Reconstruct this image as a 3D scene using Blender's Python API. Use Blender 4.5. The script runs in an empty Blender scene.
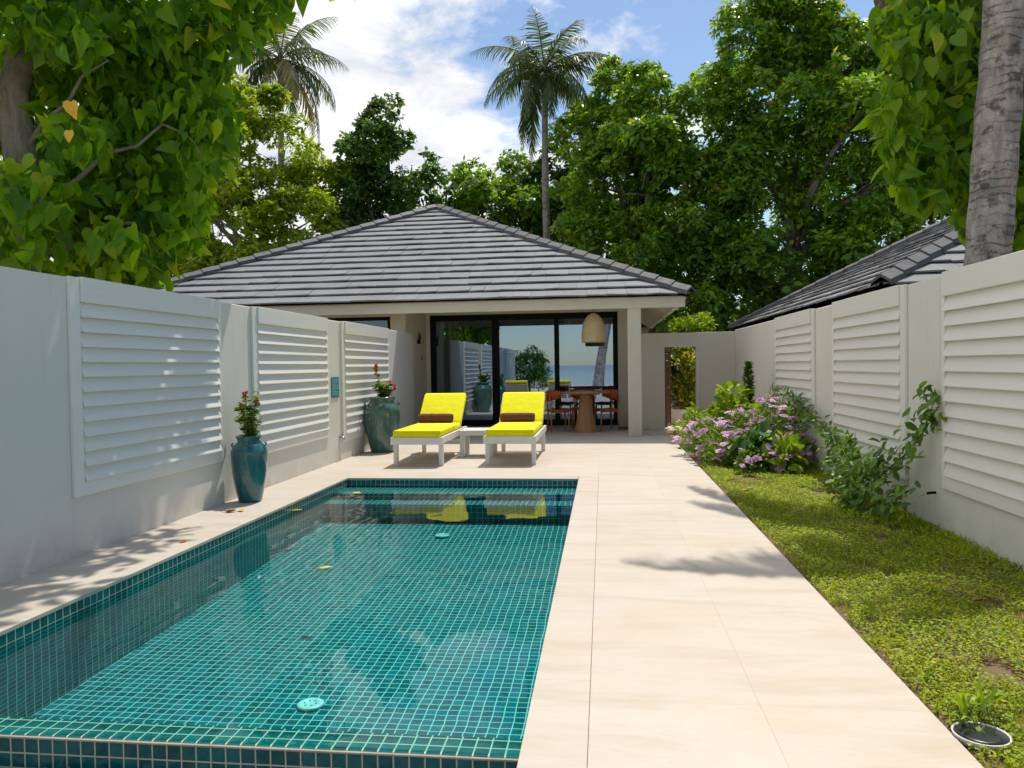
import bpy, math, random
import numpy as np
from mathutils import Vector, Matrix
R_ = random.Random(7)
rng = np.random.default_rng(11)
scene = bpy.context.scene
COL = scene.collection
PI = math.pi

# ------------------------------------------------------------------ tagging
def tag(o, label=None, cat=None, group=None, kind=None):
    if label: o['label'] = label
    if cat: o['category'] = cat
    if group: o['group'] = group
    if kind: o['kind'] = kind
    return o
def empty(name, loc=(0, 0, 0), rz=0.0):
    o = bpy.data.objects.new(name, None); COL.objects.link(o)
    o.location = loc; o.rotation_euler = (0, 0, rz); o.empty_display_size = .1
    return o
def link_mesh(name, me, mat=None, parent=None):
    if mat: me.materials.append(mat)
    o = bpy.data.objects.new(name, me); COL.objects.link(o)
    if parent: o.parent = parent
    return o
def copy_tree(o, parent=None):
    kids = [c for c in bpy.data.objects if c.parent == o]
    c = o.copy(); COL.objects.link(c); c.parent = parent
    for k in kids: copy_tree(k, c)
    return c

# ------------------------------------------------------------------ mesh builder
class MB:
    def __init__(s): s.v = []; s.f = []; s.sm = []
    def add(s, vs, fs, smooth=False):
        b = len(s.v); s.v += [tuple(v) for v in vs]
        s.f += [tuple(i + b for i in f) for f in fs]; s.sm += [smooth] * len(fs)
    def box(s, x0, x1, y0, y1, z0, z1):
        s.add([(x0,y0,z0),(x1,y0,z0),(x1,y1,z0),(x0,y1,z0),(x0,y0,z1),(x1,y0,z1),(x1,y1,z1),(x0,y1,z1)],
              [(3,2,1,0),(4,5,6,7),(0,1,5,4),(1,2,6,5),(2,3,7,6),(3,0,4,7)])
    def bbox(s, x0, x1, y0, y1, z0, z1, b=.004):
        """box with small chamfers on every edge"""
        c = Vector(((x0+x1)/2,(y0+y1)/2,(z0+z1)/2)); h = Vector(((x1-x0)/2,(y1-y0)/2,(z1-z0)/2))
        b = min(b, h.x*.49, h.y*.49, h.z*.49)
        vs = []; idx = {}
        for sx in (-1,1):
            for sy in (-1,1):
                for sz in (-1,1):
                    for a in range(3):
                        p = [h.x*sx, h.y*sy, h.z*sz]
                        for q in range(3):
                            if q != a: p[q] -= b*(sx,sy,sz)[q]
                        idx[(sx,sy,sz,a)] = len(vs); vs.append(tuple(c + Vector(p)))
        fs = []
        def quad(ids):
            P = [Vector(vs[i]) for i in ids]; n = (P[1]-P[0]).cross(P[2]-P[0])
            m = sum(P, Vector())/len(P) - c
            fs.append(tuple(ids) if n.dot(m) > 0 else tuple(reversed(ids)))
        for a in range(3):
            u, w = [q for q in range(3) if q != a]
            for sa in (-1,1):
                ids = []
                for su, sw in ((-1,-1),(1,-1),(1,1),(-1,1)):
                    k = [0,0,0]; k[a]=sa; k[u]=su; k[w]=sw; ids.append(idx[(k[0],k[1],k[2],a)])
                quad(ids)
            for su in (-1,1):
                for sw in (-1,1):
                    k0=[0,0,0]; k0[u]=su; k0[w]=sw; k1=list(k0); k0[a]=-1; k1[a]=1
                    quad([idx[(*k0,u)], idx[(*k1,u)], idx[(*k1,w)], idx[(*k0,w)]])
        for sx in (-1,1):
            for sy in (-1,1):
                for sz in (-1,1): quad([idx[(sx,sy,sz,a)] for a in range(3)])
        s.add(vs, fs)
    def beam(s, p, q, w, h, up=(0,0,1)):
        p = Vector(p); q = Vector(q); d = (q-p).normalized(); u = Vector(up)
        sd = d.cross(u).normalized(); u = sd.cross(d).normalized()
        vs = []
        for c in (p, q):
            for a, b in ((-1,-1),(1,-1),(1,1),(-1,1)): vs.append(c + sd*(a*w/2) + u*(b*h/2))
        s.add(vs, [(0,1,2,3),(7,6,5,4),(0,4,5,1),(1,5,6,2),(2,6,7,3),(3,7,4,0)])
    def tube(s, pts, rad, n=10, cap=True, wob=0.0):
        pts = [Vector(p) for p in pts]; b = []
        vs = []; m = len(pts); pd = None
        for i, p in enumerate(pts):
            d = (pts[min(i+1,m-1)] - pts[max(i-1,0)]).normalized()
            if pd is None:
                a = d.orthogonal().normalized()
            else:
                a = (pd - d*pd.dot(d)).normalized()
            pd = a; c = d.cross(a)
            r = rad[i] if hasattr(rad,'__len__') else rad
            for k in range(n):
                t = 2*PI*k/n; rr = r*(1 + wob*R_.uniform(-1,1))
                vs.append(p + a*(rr*math.cos(t)) + c*(rr*math.sin(t)))
        fs = [(i*n+k, i*n+(k+1)%n, (i+1)*n+(k+1)%n, (i+1)*n+k) for i in range(m-1) for k in range(n)]
        if cap: fs += [tuple(reversed(range(n))), tuple(range((m-1)*n, m*n))]
        s.add(vs, fs, True)
    def lathe(s, prof, c=(0,0,0), n=40, flute=0.0, fl_n=20):
        vs = []
        for r, z in prof:
            for k in range(n):
                t = 2*PI*k/n; rr = r*(1 + flute*math.cos(fl_n*t))
                vs.append((c[0]+rr*math.cos(t), c[1]+rr*math.sin(t), c[2]+z))
        m = len(prof)
        fs = [(i*n+k, i*n+(k+1)%n, (i+1)*n+(k+1)%n, (i+1)*n+k) for i in range(m-1) for k in range(n)]
        if prof[0][0] > .002: fs.append(tuple(reversed(range(n))))
        s.add(vs, fs, True)
    def build(s, name, mat=None, parent=None):
        me = bpy.data.meshes.new(name); me.from_pydata(s.v, [], s.f)
        me.polygons.foreach_set('use_smooth', s.sm); me.update()
        return link_mesh(name, me, mat, parent)

def np_mesh(name, V, F, smooth=False):
    """V (n,3); F (m,k) equal-size faces"""
    me = bpy.data.meshes.new(name); n = len(V); m, k = F.shape
    me.vertices.add(n); me.vertices.foreach_set('co', np.ascontiguousarray(V, dtype=np.float32).ravel())
    me.loops.add(m*k); me.loops.foreach_set('vertex_index', F.astype(np.int32).ravel())
    me.polygons.add(m); me.polygons.foreach_set('loop_start', np.arange(m, dtype=np.int32)*k)
    me.polygons.foreach_set('loop_total', np.full(m, k, dtype=np.int32))
    if smooth: me.polygons.foreach_set('use_smooth', np.ones(m, dtype=bool))
    me.update(calc_edges=True); return me
def norm(a): return a/np.maximum(np.linalg.norm(a, axis=-1, keepdims=True), 1e-9)

# leaf outlines: (list of (along, across, lift)), faces all of the same size
LEAF = {
 'diamond': ([(0,0,0),(.45,.28,.05),(1,0,-.08),(.45,-.28,.05)], [(0,1,2,3)]),
 'oval': ([(0,0,0),(.3,.22,.05),(.72,.24,.03),(1,0,-.12),(.72,-.24,.03),(.3,-.22,.05),(.5,0,-.02)], [(0,6,2,1),(6,3,2,2),(0,5,4,6),(6,4,3,3)]),
 'heart': ([(0,0,0),(-.11,.19,.05),(-.01,.38,.12),(.27,.46,.14),(.62,.33,.04),(1.10,0,-.30),(.62,-.33,.02),(.27,-.46,.09),(-.01,-.38,.10),(-.11,-.19,.05),(.5,0,-.07)],
           [(0,10,3,2),(0,2,1,1),(10,5,4,3),(0,8,7,10),(0,9,8,8),(10,7,6,5)]),
 'blade': ([(0,-.05,0),(0,.05,0),(.55,.045,.04),(1,0,-.1),(.55,-.045,.04)], [(0,1,2,4),(4,2,3,3)]),
}
def leaves(name, C, D, N, L, shape='diamond', wide=1.0, smooth=False):
    """one leaf at each C with direction D, normal N, length L"""
    tv, tf = LEAF[shape]; tv = np.array(tv)
    D = norm(D); S = norm(np.cross(D, N)); Nn = np.cross(S, D)
    L = np.asarray(L)[:, None, None]
    lf = rng.uniform(.1,2.4,(len(C),1,1)); wv = wide*rng.uniform(.78,1.12,(len(C),1,1)); sk = rng.normal(0,.10,(len(C),1,1))
    V = C[:, None, :] + L*(tv[None,:,0:1]*D[:,None,:] + (wv*tv[None,:,1:2]+sk*tv[None,:,0:1]**2)*S[:,None,:] + lf*tv[None,:,2:3]*Nn[:,None,:])
    k = len(tv); n = len(C)
    Q = [f for f in tf if len(set(f)) == 4]; T = [tuple(dict.fromkeys(f)) for f in tf if len(set(f)) == 3]
    V = V.reshape(-1,3); off = (np.arange(n)*k)[:,None,None]
    me = bpy.data.meshes.new(name)
    lv = []; lt = []
    if Q: q = (np.array(Q)[None]+off).reshape(-1,4); lv.append(q.ravel()); lt.append(np.full(len(q),4))
    if T: t = (np.array(T)[None]+off).reshape(-1,3); lv.append(t.ravel()); lt.append(np.full(len(t),3))
    lv = np.concatenate(lv); lt = np.concatenate(lt); ls = np.concatenate(([0], np.cumsum(lt)[:-1]))
    me.vertices.add(len(V)); me.vertices.foreach_set('co', V.astype(np.float32).ravel())
    me.loops.add(len(lv)); me.loops.foreach_set('vertex_index', lv.astype(np.int32))
    me.polygons.add(len(lt)); me.polygons.foreach_set('loop_start', ls.astype(np.int32)); me.polygons.foreach_set('loop_total', lt.astype(np.int32))
    if smooth: me.polygons.foreach_set('use_smooth', np.ones(len(lt), dtype=bool))
    me.update(calc_edges=True); return me

# ------------------------------------------------------------------ materials
def new_mat(name):
    m = bpy.data.materials.new(name); m.use_nodes = True
    nt = m.node_tree; nt.nodes.clear()
    out = nt.nodes.new('ShaderNodeOutputMaterial')
    return m, nt, out
class NT:
    """tiny helper around a node tree"""
    def __init__(s, nt): s.nt = nt
    def n(s, t, **kw):
        x = s.nt.nodes.new(t)
        for k, v in kw.items(): setattr(x, k, v)
        return x
    def l(s, a, b): s.nt.links.new(a, b)
    def put(s, sock, v):
        if isinstance(v, bpy.types.NodeSocket): s.l(v, sock)
        else: sock.default_value = v
    def math(s, op, a, b=0.0, c=None):
        x = s.n('ShaderNodeMath', operation=op); s.put(x.inputs[0], a); s.put(x.inputs[1], b)
        if c is not None: s.put(x.inputs[2], c)
        return x.outputs[0]
    def mix(s, f, a, b, mode='MIX'):
        x = s.n('ShaderNodeMix', data_type='RGBA', blend_type=mode); s.put(x.inputs[0], f)
        for k, v in ((6,a),(7,b)):
            s.put(x.inputs[k], (*v,1) if isinstance(v, tuple) and len(v)==3 else v)
        return x.outputs[2]
    def noise(s, vec, scale, detail=4, rough=.5, dist=0.0):
        x = s.n('ShaderNodeTexNoise'); x.inputs['Scale'].default_value = scale; x.inputs['Detail'].default_value = detail
        x.inputs['Roughness'].default_value = rough; x.inputs['Distortion'].default_value = dist
        if vec: s.l(vec, x.inputs['Vector'])
        return x.outputs[0]
    def ramp(s, f, stops):
        x = s.n('ShaderNodeValToRGB'); e = x.color_ramp.elements
        e[0].position, e[0].color = stops[0][0], (*stops[0][1],1); e[1].position, e[1].color = stops[-1][0], (*stops[-1][1],1)
        for p, c in stops[1:-1]:
            q = e.new(p); q.color = (*c,1)
        s.l(f, x.inputs[0]); return x.outputs[0]
    def rng(s, v, a, b, c=0.0, d=1.0):
        x = s.n('ShaderNodeMapRange'); s.put(x.inputs[0], v)
        for k, q in zip((1,2,3,4),(a,b,c,d)): x.inputs[k].default_value = q
        return x.outputs[0]
    def scale(s, vec, v):
        x = s.n('ShaderNodeVectorMath', operation='MULTIPLY'); s.l(vec, x.inputs[0]); x.inputs[1].default_value = v; return x.outputs[0]
    def obj(s): return s.n('ShaderNodeTexCoord').outputs['Object']
    def bump(s, h, dist=.01, strength=1.0):
        x = s.n('ShaderNodeBump'); x.inputs['Distance'].default_value = dist; x.inputs['Strength'].default_value = strength
        s.l(h, x.inputs['Height']); return x.outputs[0]
    def pbr(s, col, rough=.6, normal=None, metallic=0.0, spec=None, **kw):
        x = s.n('ShaderNodeBsdfPrincipled'); s.put(x.inputs['Base Color'], (*col,1) if isinstance(col, tuple) else col)
        s.put(x.inputs['Roughness'], rough); s.put(x.inputs['Metallic'], metallic)
        if spec is not None: x.inputs['Specular IOR Level'].default_value = spec
        if normal: s.l(normal, x.inputs['Normal'])
        for k, v in kw.items(): s.put(x.inputs[k.replace('_',' ')], v)
        return x.outputs[0]
def simple(name, col, rough=.6, var=.12, scale=6.0, bump=.0, bscale=60.0, metallic=0.0, spec=None, stretch=(1,1,1), **kw):
    m, nt, out = new_mat(name); g = NT(nt); P = g.scale(g.obj(), stretch)
    f = g.noise(P, scale, 5, .6)
    c = g.mix(f, tuple(max(0,x*(1-var)) for x in col), tuple(min(1,x*(1+var)) for x in col))
    nm = g.bump(g.noise(P, bscale, 4), bump) if bump else None
    r = g.rng(g.noise(P, scale*2.3, 3), .3, .7, max(0,rough-.08), min(1,rough+.08))
    g.l(g.pbr(c, r, nm, metallic, spec, **kw), out.inputs[0]); return m

def plaster(name, col, dirt=.5):
    m, nt, out = new_mat(name); g = NT(nt); P = g.obj()
    base = g.mix(g.noise(P, 1.3, 5, .6), tuple(x*.94 for x in col), tuple(x*1.05 for x in col))
    streak = g.rng(g.noise(g.scale(P, (6,6,.55)), 1.6, 5, .65), .55, .78, 0, dirt)
    c = g.mix(streak, base, tuple(x*.80 for x in (col[0], col[1]*.98, col[2]*.94)))
    z = g.n('ShaderNodeSeparateXYZ'); g.l(P, z.inputs[0])
    low = g.math('MULTIPLY', g.rng(z.outputs[2], .32, .0, 0, .55), g.rng(g.noise(P, 5, 5, .7), .35, .7))
    c = g.mix(low, c, tuple(x*.62 for x in (col[0], col[1]*.96, col[2]*.88)))
    nm = g.bump(g.noise(P, 90, 4, .6), .0016)
    g.l(g.pbr(c, .85, nm), out.inputs[0]); return m

def stone(name, col, joints=None, jw=.003, jcol=(.30,.25,.19)):
    """travertine slabs; joints=(x0, px, y0, py) spacing of the joints in metres"""
    m, nt, out = new_mat(name); g = NT(nt); P = g.obj()
    f1 = g.noise(g.scale(P, (.55,2.4,1)), 2.0, 6, .62, .4)
    f2 = g.noise(g.scale(P, (3,14,1)), 3.5, 5, .65)
    c = g.ramp(f1, [(.30, tuple(x*q for x,q in zip(col,(.90,.85,.78)))), (.5, col), (.72, tuple(x*q for x,q in zip(col,(1.06,1.05,1.04))))])
    c = g.mix(g.rng(f2, .5, .75, 0, .35), c, tuple(x*q for x,q in zip(col,(.90,.84,.74))))
    c = g.mix(g.rng(g.noise(g.scale(P,(1,1.6,1)), 1.1, 6, .7, .5), .50, .72, 0, .55), c, tuple(x*q for x,q in zip(col,(.97,.85,.68))))
    c = g.mix(g.rng(g.noise(P, 11, 6, .75), .60, .72, 0, .30), c, tuple(x*q for x,q in zip(col,(.80,.72,.60))))
    spot = g.rng(g.noise(P, 34, 3, .6), .62, .75, 0, .25)
    c = g.mix(spot, c, tuple(x*.82 for x in col))
    h = g.noise(g.scale(P, (8,26,1)), 4, 5, .6)
    if joints:
        x0, px, y0, py = joints
        z = g.n('ShaderNodeSeparateXYZ'); g.l(P, z.inputs[0]); ms = []; cell = []
        wob = g.math('MULTIPLY', g.math('SUBTRACT', g.noise(P, 2.5, 4, .7), .5), .006)
        for s_, o_, p_ in ((z.outputs[0], x0, px), (z.outputs[1], y0, py)):
            u = g.math('DIVIDE', g.math('SUBTRACT', g.math('ADD', s_, wob), o_), p_)
            fr = g.math('FRACT', u); cell.append(g.math('FLOOR', u))
            dd = g.math('MULTIPLY', g.math('MINIMUM', fr, g.math('SUBTRACT', 1.0, fr)), p_)
            ms.append(g.rng(dd, jw*.5, jw*1.1, 1, 0))
        j = g.math('MAXIMUM', ms[0], ms[1])
        cv = g.n('ShaderNodeCombineXYZ'); g.l(cell[0], cv.inputs[0]); g.l(cell[1], cv.inputs[1])
        wn = g.n('ShaderNodeTexWhiteNoise', noise_dimensions='2D'); g.l(cv.outputs[0], wn.inputs['Vector'])
        c = g.mix(g.rng(wn.outputs['Value'], 0, 1, 0, .5), c, g.mix(1.0, c, (.93,.90,.86), 'MULTIPLY'))
        c = g.mix(g.math('MULTIPLY', j, .20), c, jcol)
        h = g.math('SUBTRACT', g.math('MULTIPLY', h, .25), g.math('MULTIPLY', j, .5))
    nm = g.bump(h, .0015)
    g.l(g.pbr(c, .62, nm, spec=.35), out.inputs[0]); return m

TILE_D, TILE_M, TILE_L = (.000,.062,.084), (.000,.122,.158), (.000,.195,.240)
RIM_D, RIM_M, RIM_L = (.000,.065,.068), (.000,.115,.113), (.000,.165,.158)
def pool_tile(name, ax, off=(0,0), pitch=.067, wet=False, pitch2=None):
    m, nt, out = new_mat(name); g = NT(nt); P = g.obj()
    z = g.n('ShaderNodeSeparateXYZ'); g.l(P, z.inputs[0])
    us = []; cells = []
    wob = g.math('MULTIPLY', g.math('SUBTRACT', g.noise(P, 3.2, 3, .6), .5), .030 if wet else .004)
    for i, (a, o) in enumerate(zip(ax, off)):
        u = g.math('DIVIDE', g.math('SUBTRACT', g.math('ADD', z.outputs[a], wob), o), pitch2 if (i and pitch2) else pitch)
        us.append(g.math('ABSOLUTE', g.math('SUBTRACT', g.math('FRACT', u), .5))); cells.append(g.math('FLOOR', u))
    d = g.math('MAXIMUM', us[0], us[1])
    gr = g.rng(d, .436, .466)
    cv = g.n('ShaderNodeCombineXYZ'); g.l(cells[0], cv.inputs[0]); g.l(cells[1], cv.inputs[1])
    wn = g.n('ShaderNodeTexWhiteNoise', noise_dimensions='2D'); g.l(cv.outputs[0], wn.inputs['Vector'])
    a_ = g.math('ADD', g.math('MULTIPLY', wn.outputs['Value'], .36), g.math('MULTIPLY', g.noise(P, 26, 5, .75), .64))
    c = g.ramp(a_, [(.2, TILE_D), (.5, TILE_M), (.8, TILE_L)] if wet else [(.2, RIM_D), (.5, RIM_M), (.8, RIM_L)])
    gn = g.mix(g.noise(P, 7, 4, .6), (.32,.62,.50), (.52,.78,.62)) if wet else g.mix(g.noise(P, 7, 4, .6), (.56,.54,.40), (.74,.68,.50))
    c = g.mix(gr, c, gn)
    nm = g.bump(g.math('ADD', g.math('MULTIPLY', gr, -1.0), g.math('MULTIPLY', g.noise(P, 40, 2), .5)), .0015)
    g.l(g.pbr(c, g.rng(gr, 0, 1, .12, .8), nm), out.inputs[0]); return m

def foliage(name, dark, mid, light, tint=None, tint_amt=0.0, trans=.38, rough=.42, nscale=.9, leafscale=0, ttint=(1.6,1.45,.5)):
    """leaf colour differs from leaf to leaf and from bough to bough"""
    m, nt, out = new_mat(name); g = NT(nt); P = g.obj()
    rnd = g.n('ShaderNodeNewGeometry').outputs['Random Per Island']
    f = g.math('ADD', g.math('MULTIPLY', rnd, .6), g.math('MULTIPLY', g.noise(P, nscale, 3, .6), .55))
    c = g.ramp(f, [(.18, dark), (.52, mid), (.88, light)])
    if tint:
        k = g.math('MULTIPLY', g.rng(g.noise(P, nscale*1.7, 2, .5), .50, .68), g.rng(rnd, 1-tint_amt*2, 1.0))
        c = g.mix(k, c, tint)
    nm = g.bump(g.noise(P, leafscale, 3), .003) if leafscale else None
    b = g.pbr(c, rough, nm, spec=.4)
    t = g.n('ShaderNodeBsdfTranslucent')
    tc = g.mix(1.0, c, ttint, 'MULTIPLY'); g.l(tc, t.inputs[0])
    mx = g.n('ShaderNodeMixShader'); mx.inputs[0].default_value = trans
    g.l(b, mx.inputs[1]); g.l(t.outputs[0], mx.inputs[2]); g.l(mx.outputs[0], out.inputs[0]); return m

def bark(name, c1, c2, rings=None, sc=9.0):
    m, nt, out = new_mat(name); g = NT(nt); P = g.obj()
    f = g.noise(g.scale(P, (1,1,.35)), sc, 6, .7, .6)
    c = g.mix(g.rng(f, .32, .68), c1, c2)
    h = g.noise(g.scale(P, (1,1,.3)), sc*2.2, 5, .7)
    if rings:
        z = g.n('ShaderNodeSeparateXYZ'); g.l(P, z.inputs[0])
        zz = g.math('ADD', z.outputs[2], g.math('MULTIPLY', g.noise(P, 3.2, 4, .65), rings*2.2))
        fr = g.math('FRACT', g.math('DIVIDE', zz, rings))
        c = g.mix(g.rng(g.noise(g.scale(P,(2,2,1.2)), 2.6, 6, .8), .42, .62, 0, .6), c, (.11,.095,.085))
        line = g.math('MULTIPLY', g.rng(g.math('ABSOLUTE', g.math('SUBTRACT', fr, .5)), .34, .5), g.rng(g.noise(g.scale(P, (1,1,1.8)), 3.4, 4, .65), .42, .62))
        c = g.mix(g.math('MULTIPLY', line, .62), c, (.035,.028,.024))
        h = g.math('SUBTRACT', h, line)
        patch = g.rng(g.noise(g.scale(P, (1.2,1.2,1.6)), 4.2, 5, .75), .535, .62, 0, .8)
        c = g.mix(patch, c, (.05,.042,.038))
        och = g.rng(g.noise(P, 2.2, 3, .6), .56, .7, 0, .5)
        c = g.mix(och, c, (.40,.25,.12))
    g.l(g.pbr(c, .9, g.bump(h, .012)), out.inputs[0]); return m

M = {}
M['plaster'] = plaster('wall_plaster', (.72,.69,.625), .5)
M['plaster_house'] = plaster('house_plaster', (.70,.65,.53), .3)
M['louvre'] = simple('painted_louvre', (.80,.775,.715), .5, .05, 3.0, .0006, 30, stretch=(1,.3,6))
M['coping'] = stone('coping_stone', (.56,.503,.435), (-.34, 50, .18, 1.14), .0035)
M['patio'] = stone('patio_stone', (.565,.507,.44), (-.0775, .742, .46, 1.47), .0026)
M['tile_floor'] = pool_tile('pool_tile_floor', (0,1), (-3.5,3.05), wet=True)
M['tile_side'] = pool_tile('pool_tile_side', (1,2), (3.05,-.025))
M['tile_wallwet'] = pool_tile('pool_tile_wall_wet', (1,2), (3.05,-.089), wet=True, pitch2=.026)
M['tile_end'] = pool_tile('pool_tile_end', (0,2), (-3.5,-.025), wet=True)
M['tile_rim'] = pool_tile('pool_tile_rim', (0,2), (-3.5,-.114))
M['tile_rimtop'] = pool_tile('pool_tile_rim_top', (0,1), (-3.5,3.05))
M['white_paint'] = simple('white_paint', (.74,.73,.70), .45, .05, 8, .0005, 50)
M['black_metal'] = simple('black_frame', (.004,.005,.007), .6, .2, 5, spec=.2)
M['yellow'] = simple('yellow_canvas', (.86,.80,.0), .95, .10, 3.5, .010, 9)
M['towel'] = simple('brown_towel', (.135,.045,.030), .95, .25, 25, .004, 180)
M['teak'] = simple('teak_wood', (.42,.20,.075), .5, .35, 3, .001, 30, stretch=(8,8,1))
M['chair_wood'] = simple('chair_wood', (.42,.20,.08), .5, .25, 6, stretch=(5,5,1))
M['rust'] = simple('rust_leather', (.42,.075,.015), .5, .15, 8, .001, 60)
M['rattan'] = simple('rattan', (.90,.66,.40), .8, .3, 30, .004, 60, stretch=(1,1,.2))
M['shutter'] = simple('shutter_wood', (.22,.085,.035), .55, .3, 5, stretch=(4,4,1))
M['curtain'] = simple('curtain_cloth', (.42,.42,.42), .9, .06, 4)
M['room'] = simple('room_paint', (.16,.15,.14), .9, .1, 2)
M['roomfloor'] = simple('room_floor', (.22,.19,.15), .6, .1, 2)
M['soil'] = simple('garden_soil', (.17,.105,.06), .95, .35, 5, .01, 40)
M['sand'] = simple('beach_sand', (.62,.55,.44), .95, .08, 2, .01, 12)
M['pebble'] = simple('pebble', (.22,.20,.18), .6, .6, 14, .002, 40)
M['chrome'] = simple('tap_metal', (.45,.43,.40), .25, .1, 8, metallic=1.0)
M['glass_dark'] = simple('uplight_glass', (.012,.018,.018), .3, .1, 3)
M['ring'] = simple('uplight_ring', (.66,.66,.62), .4, .08, 8)
M['sign'] = simple('sign_face', (.025,.24,.30), .4, .05, 8)
M['sign_text'] = simple('sign_marks', (.35,.62,.66), .5, .05, 8)
M['fitting'] = simple('pool_fitting', (.70,.78,.76), .4, .05, 8)
M['slot'] = simple('fitting_slot', (.20,.36,.36), .5, .05, 8)
M['rafter'] = simple('rafter_paint', (.80,.77,.68), .6, .05, 4)
M['pink'] = foliage('pink_petal', (.66,.28,.60), (.78,.46,.74), (.86,.66,.84), trans=.3, rough=.7, ttint=(1,1,1))
M['red_petal'] = foliage('red_petal', (.45,.01,.03), (.70,.03,.06), (.75,.12,.12), trans=.2, rough=.6, ttint=(1,1,1))
M['rose_petal'] = foliage('rose_petal', (.30,.03,.05), (.48,.08,.10), (.55,.22,.15), trans=.2, rough=.6, ttint=(1,1,1))
M['croton'] = foliage('croton_leaf', (.06,.14,.012), (.22,.30,.02), (.62,.52,.05), (.60,.06,.01), .10, nscale=3)
M['f_dark'] = foliage('leaf_dark', (.020,.065,.014), (.060,.150,.026), (.15,.28,.05), nscale=.6, rough=.33, trans=.42)
M['f_big'] = foliage('leaf_big', (.035,.105,.012), (.125,.275,.022), (.30,.47,.035), (.52,.50,.03), .18, nscale=.4, rough=.34, trans=.5)
M['f_low'] = foliage('leaf_low', (.045,.13,.018), (.14,.29,.03), (.30,.45,.05), nscale=.5, rough=.36, trans=.5)
M['f_yel'] = foliage('leaf_yellowish', (.08,.16,.012), (.24,.36,.018), (.42,.52,.025), (.52,.44,.02), .2, nscale=.6, trans=.5)
M['f_heart'] = foliage('leaf_heart', (.045,.14,.008), (.15,.33,.012), (.32,.52,.016), (.50,.52,.02), .14, nscale=1.1, trans=.62, leafscale=60)
M['f_heart_r'] = foliage('leaf_heart_bright', (.05,.14,.008), (.14,.30,.010), (.28,.44,.016), (.50,.50,.02), .12, nscale=1.2, trans=.58, leafscale=60)
M['f_palm'] = foliage('palm_leaflet', (.022,.050,.010), (.055,.100,.020), (.13,.18,.045), trans=.35, rough=.42, nscale=1.5)
M['f_palm_dry'] = foliage('palm_leaflet_dry', (0.120,0.102,0.036), (0.240,0.204,0.084), (0.396,0.348,0.180), trans=.25, rough=.5, nscale=1.5)
M['f_shrub'] = foliage('shrub_leaf', (.045,.12,.014), (.12,.25,.02), (.24,.38,.04), nscale=4)
M['f_lime'] = foliage('lime_leaf', (0.092,0.184,0.009), (0.218,0.345,0.014), (0.368,0.483,0.029), nscale=4)
M['f_deep'] = foliage('deep_leaf', (0.016,0.072,0.013), (0.040,0.136,0.022), (0.096,0.224,0.032), nscale=4)
M['f_vine'] = foliage('vine_leaf', (.035,.10,.012), (.10,.21,.018), (.21,.34,.03), nscale=4, leafscale=60)
M['f_grass'] = foliage('ground_cover', (.06,.125,.006), (.25,.36,.010), (.48,.54,.018), (.46,.33,.07), .10, trans=.42, nscale=2.6, rough=.55)
M['f_pot'] = foliage('pot_plant_leaf', (0.060,0.132,0.014), (0.180,0.276,0.024), (0.360,0.432,0.048), nscale=8)
M['bark'] = bark('grey_bark', (.13,.10,.08), (.30,.26,.21))
M['bark_d'] = bark('brown_bark', (.06,.045,.03), (.17,.13,.09))
M['bark_palm'] = bark('palm_bark', (.24,.21,.185), (.50,.45,.40), .085, 8)
M['stem'] = simple('green_stem', (.09,.11,.03), .7, .2, 10)
M['leaf_y'] = simple('fallen_yellow', (.70,.42,.02), .6, .2, 20)
M['leaf_o'] = simple('fallen_orange', (.60,.12,.02), .6, .2, 20)
M['leaf_b'] = simple('fallen_brown', (.33,.17,.05), .7, .3, 20)
M['coconut'] = simple('coconut_husk', (.22,.13,.03), .6, .2, 8)

def roof_mat():
    m, nt, out = new_mat('slate_tile'); g = NT(nt); P = g.obj()
    rnd = g.n('ShaderNodeNewGeometry').outputs['Random Per Island']
    a = g.math('ADD', g.math('MULTIPLY', rnd, .22), g.math('MULTIPLY', g.noise(P, 5.5, 7, .75), .75))
    c = g.ramp(a, [(.25,(.155,.158,.166)),(.5,(.20,.203,.212)),(.75,(.25,.252,.262))])
    c = g.mix(g.rng(g.noise(P, 28, 4, .7), .52, .7, 0, .35), c, (.08,.08,.088))
    g.l(g.pbr(c, .75, g.bump(g.noise(P, 45, 4, .7), .004)), out.inputs[0]); return m
M['roof'] = roof_mat()
M['cap'] = simple('ridge_cap', (.10,.10,.108), .7, .3, 4, .003, 40)

def vase_mat(name, c1, c2, c3):
    m, nt, out = new_mat(name); g = NT(nt); P = g.obj()
    f = g.noise(g.scale(P, (1,1,.22)), 11, 6, .7, .5)
    c = g.ramp(f, [(.28,c1),(.5,c2),(.72,c3)])
    c = g.mix(g.rng(g.noise(P, 30, 4, .7), .56, .7, 0, .5), c, tuple(x*.45 for x in c1))
    g.l(g.pbr(c, .16, g.bump(g.noise(P, 14, 4), .006), Coat_Weight=.5), out.inputs[0]); return m
M['vase_blue'] = vase_mat('teal_glaze', (.008,.065,.075), (.016,.125,.135), (.055,.21,.20))
M['vase_green'] = vase_mat('green_glaze', (.030,.085,.070), (.065,.150,.120), (.13,.25,.20))

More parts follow.
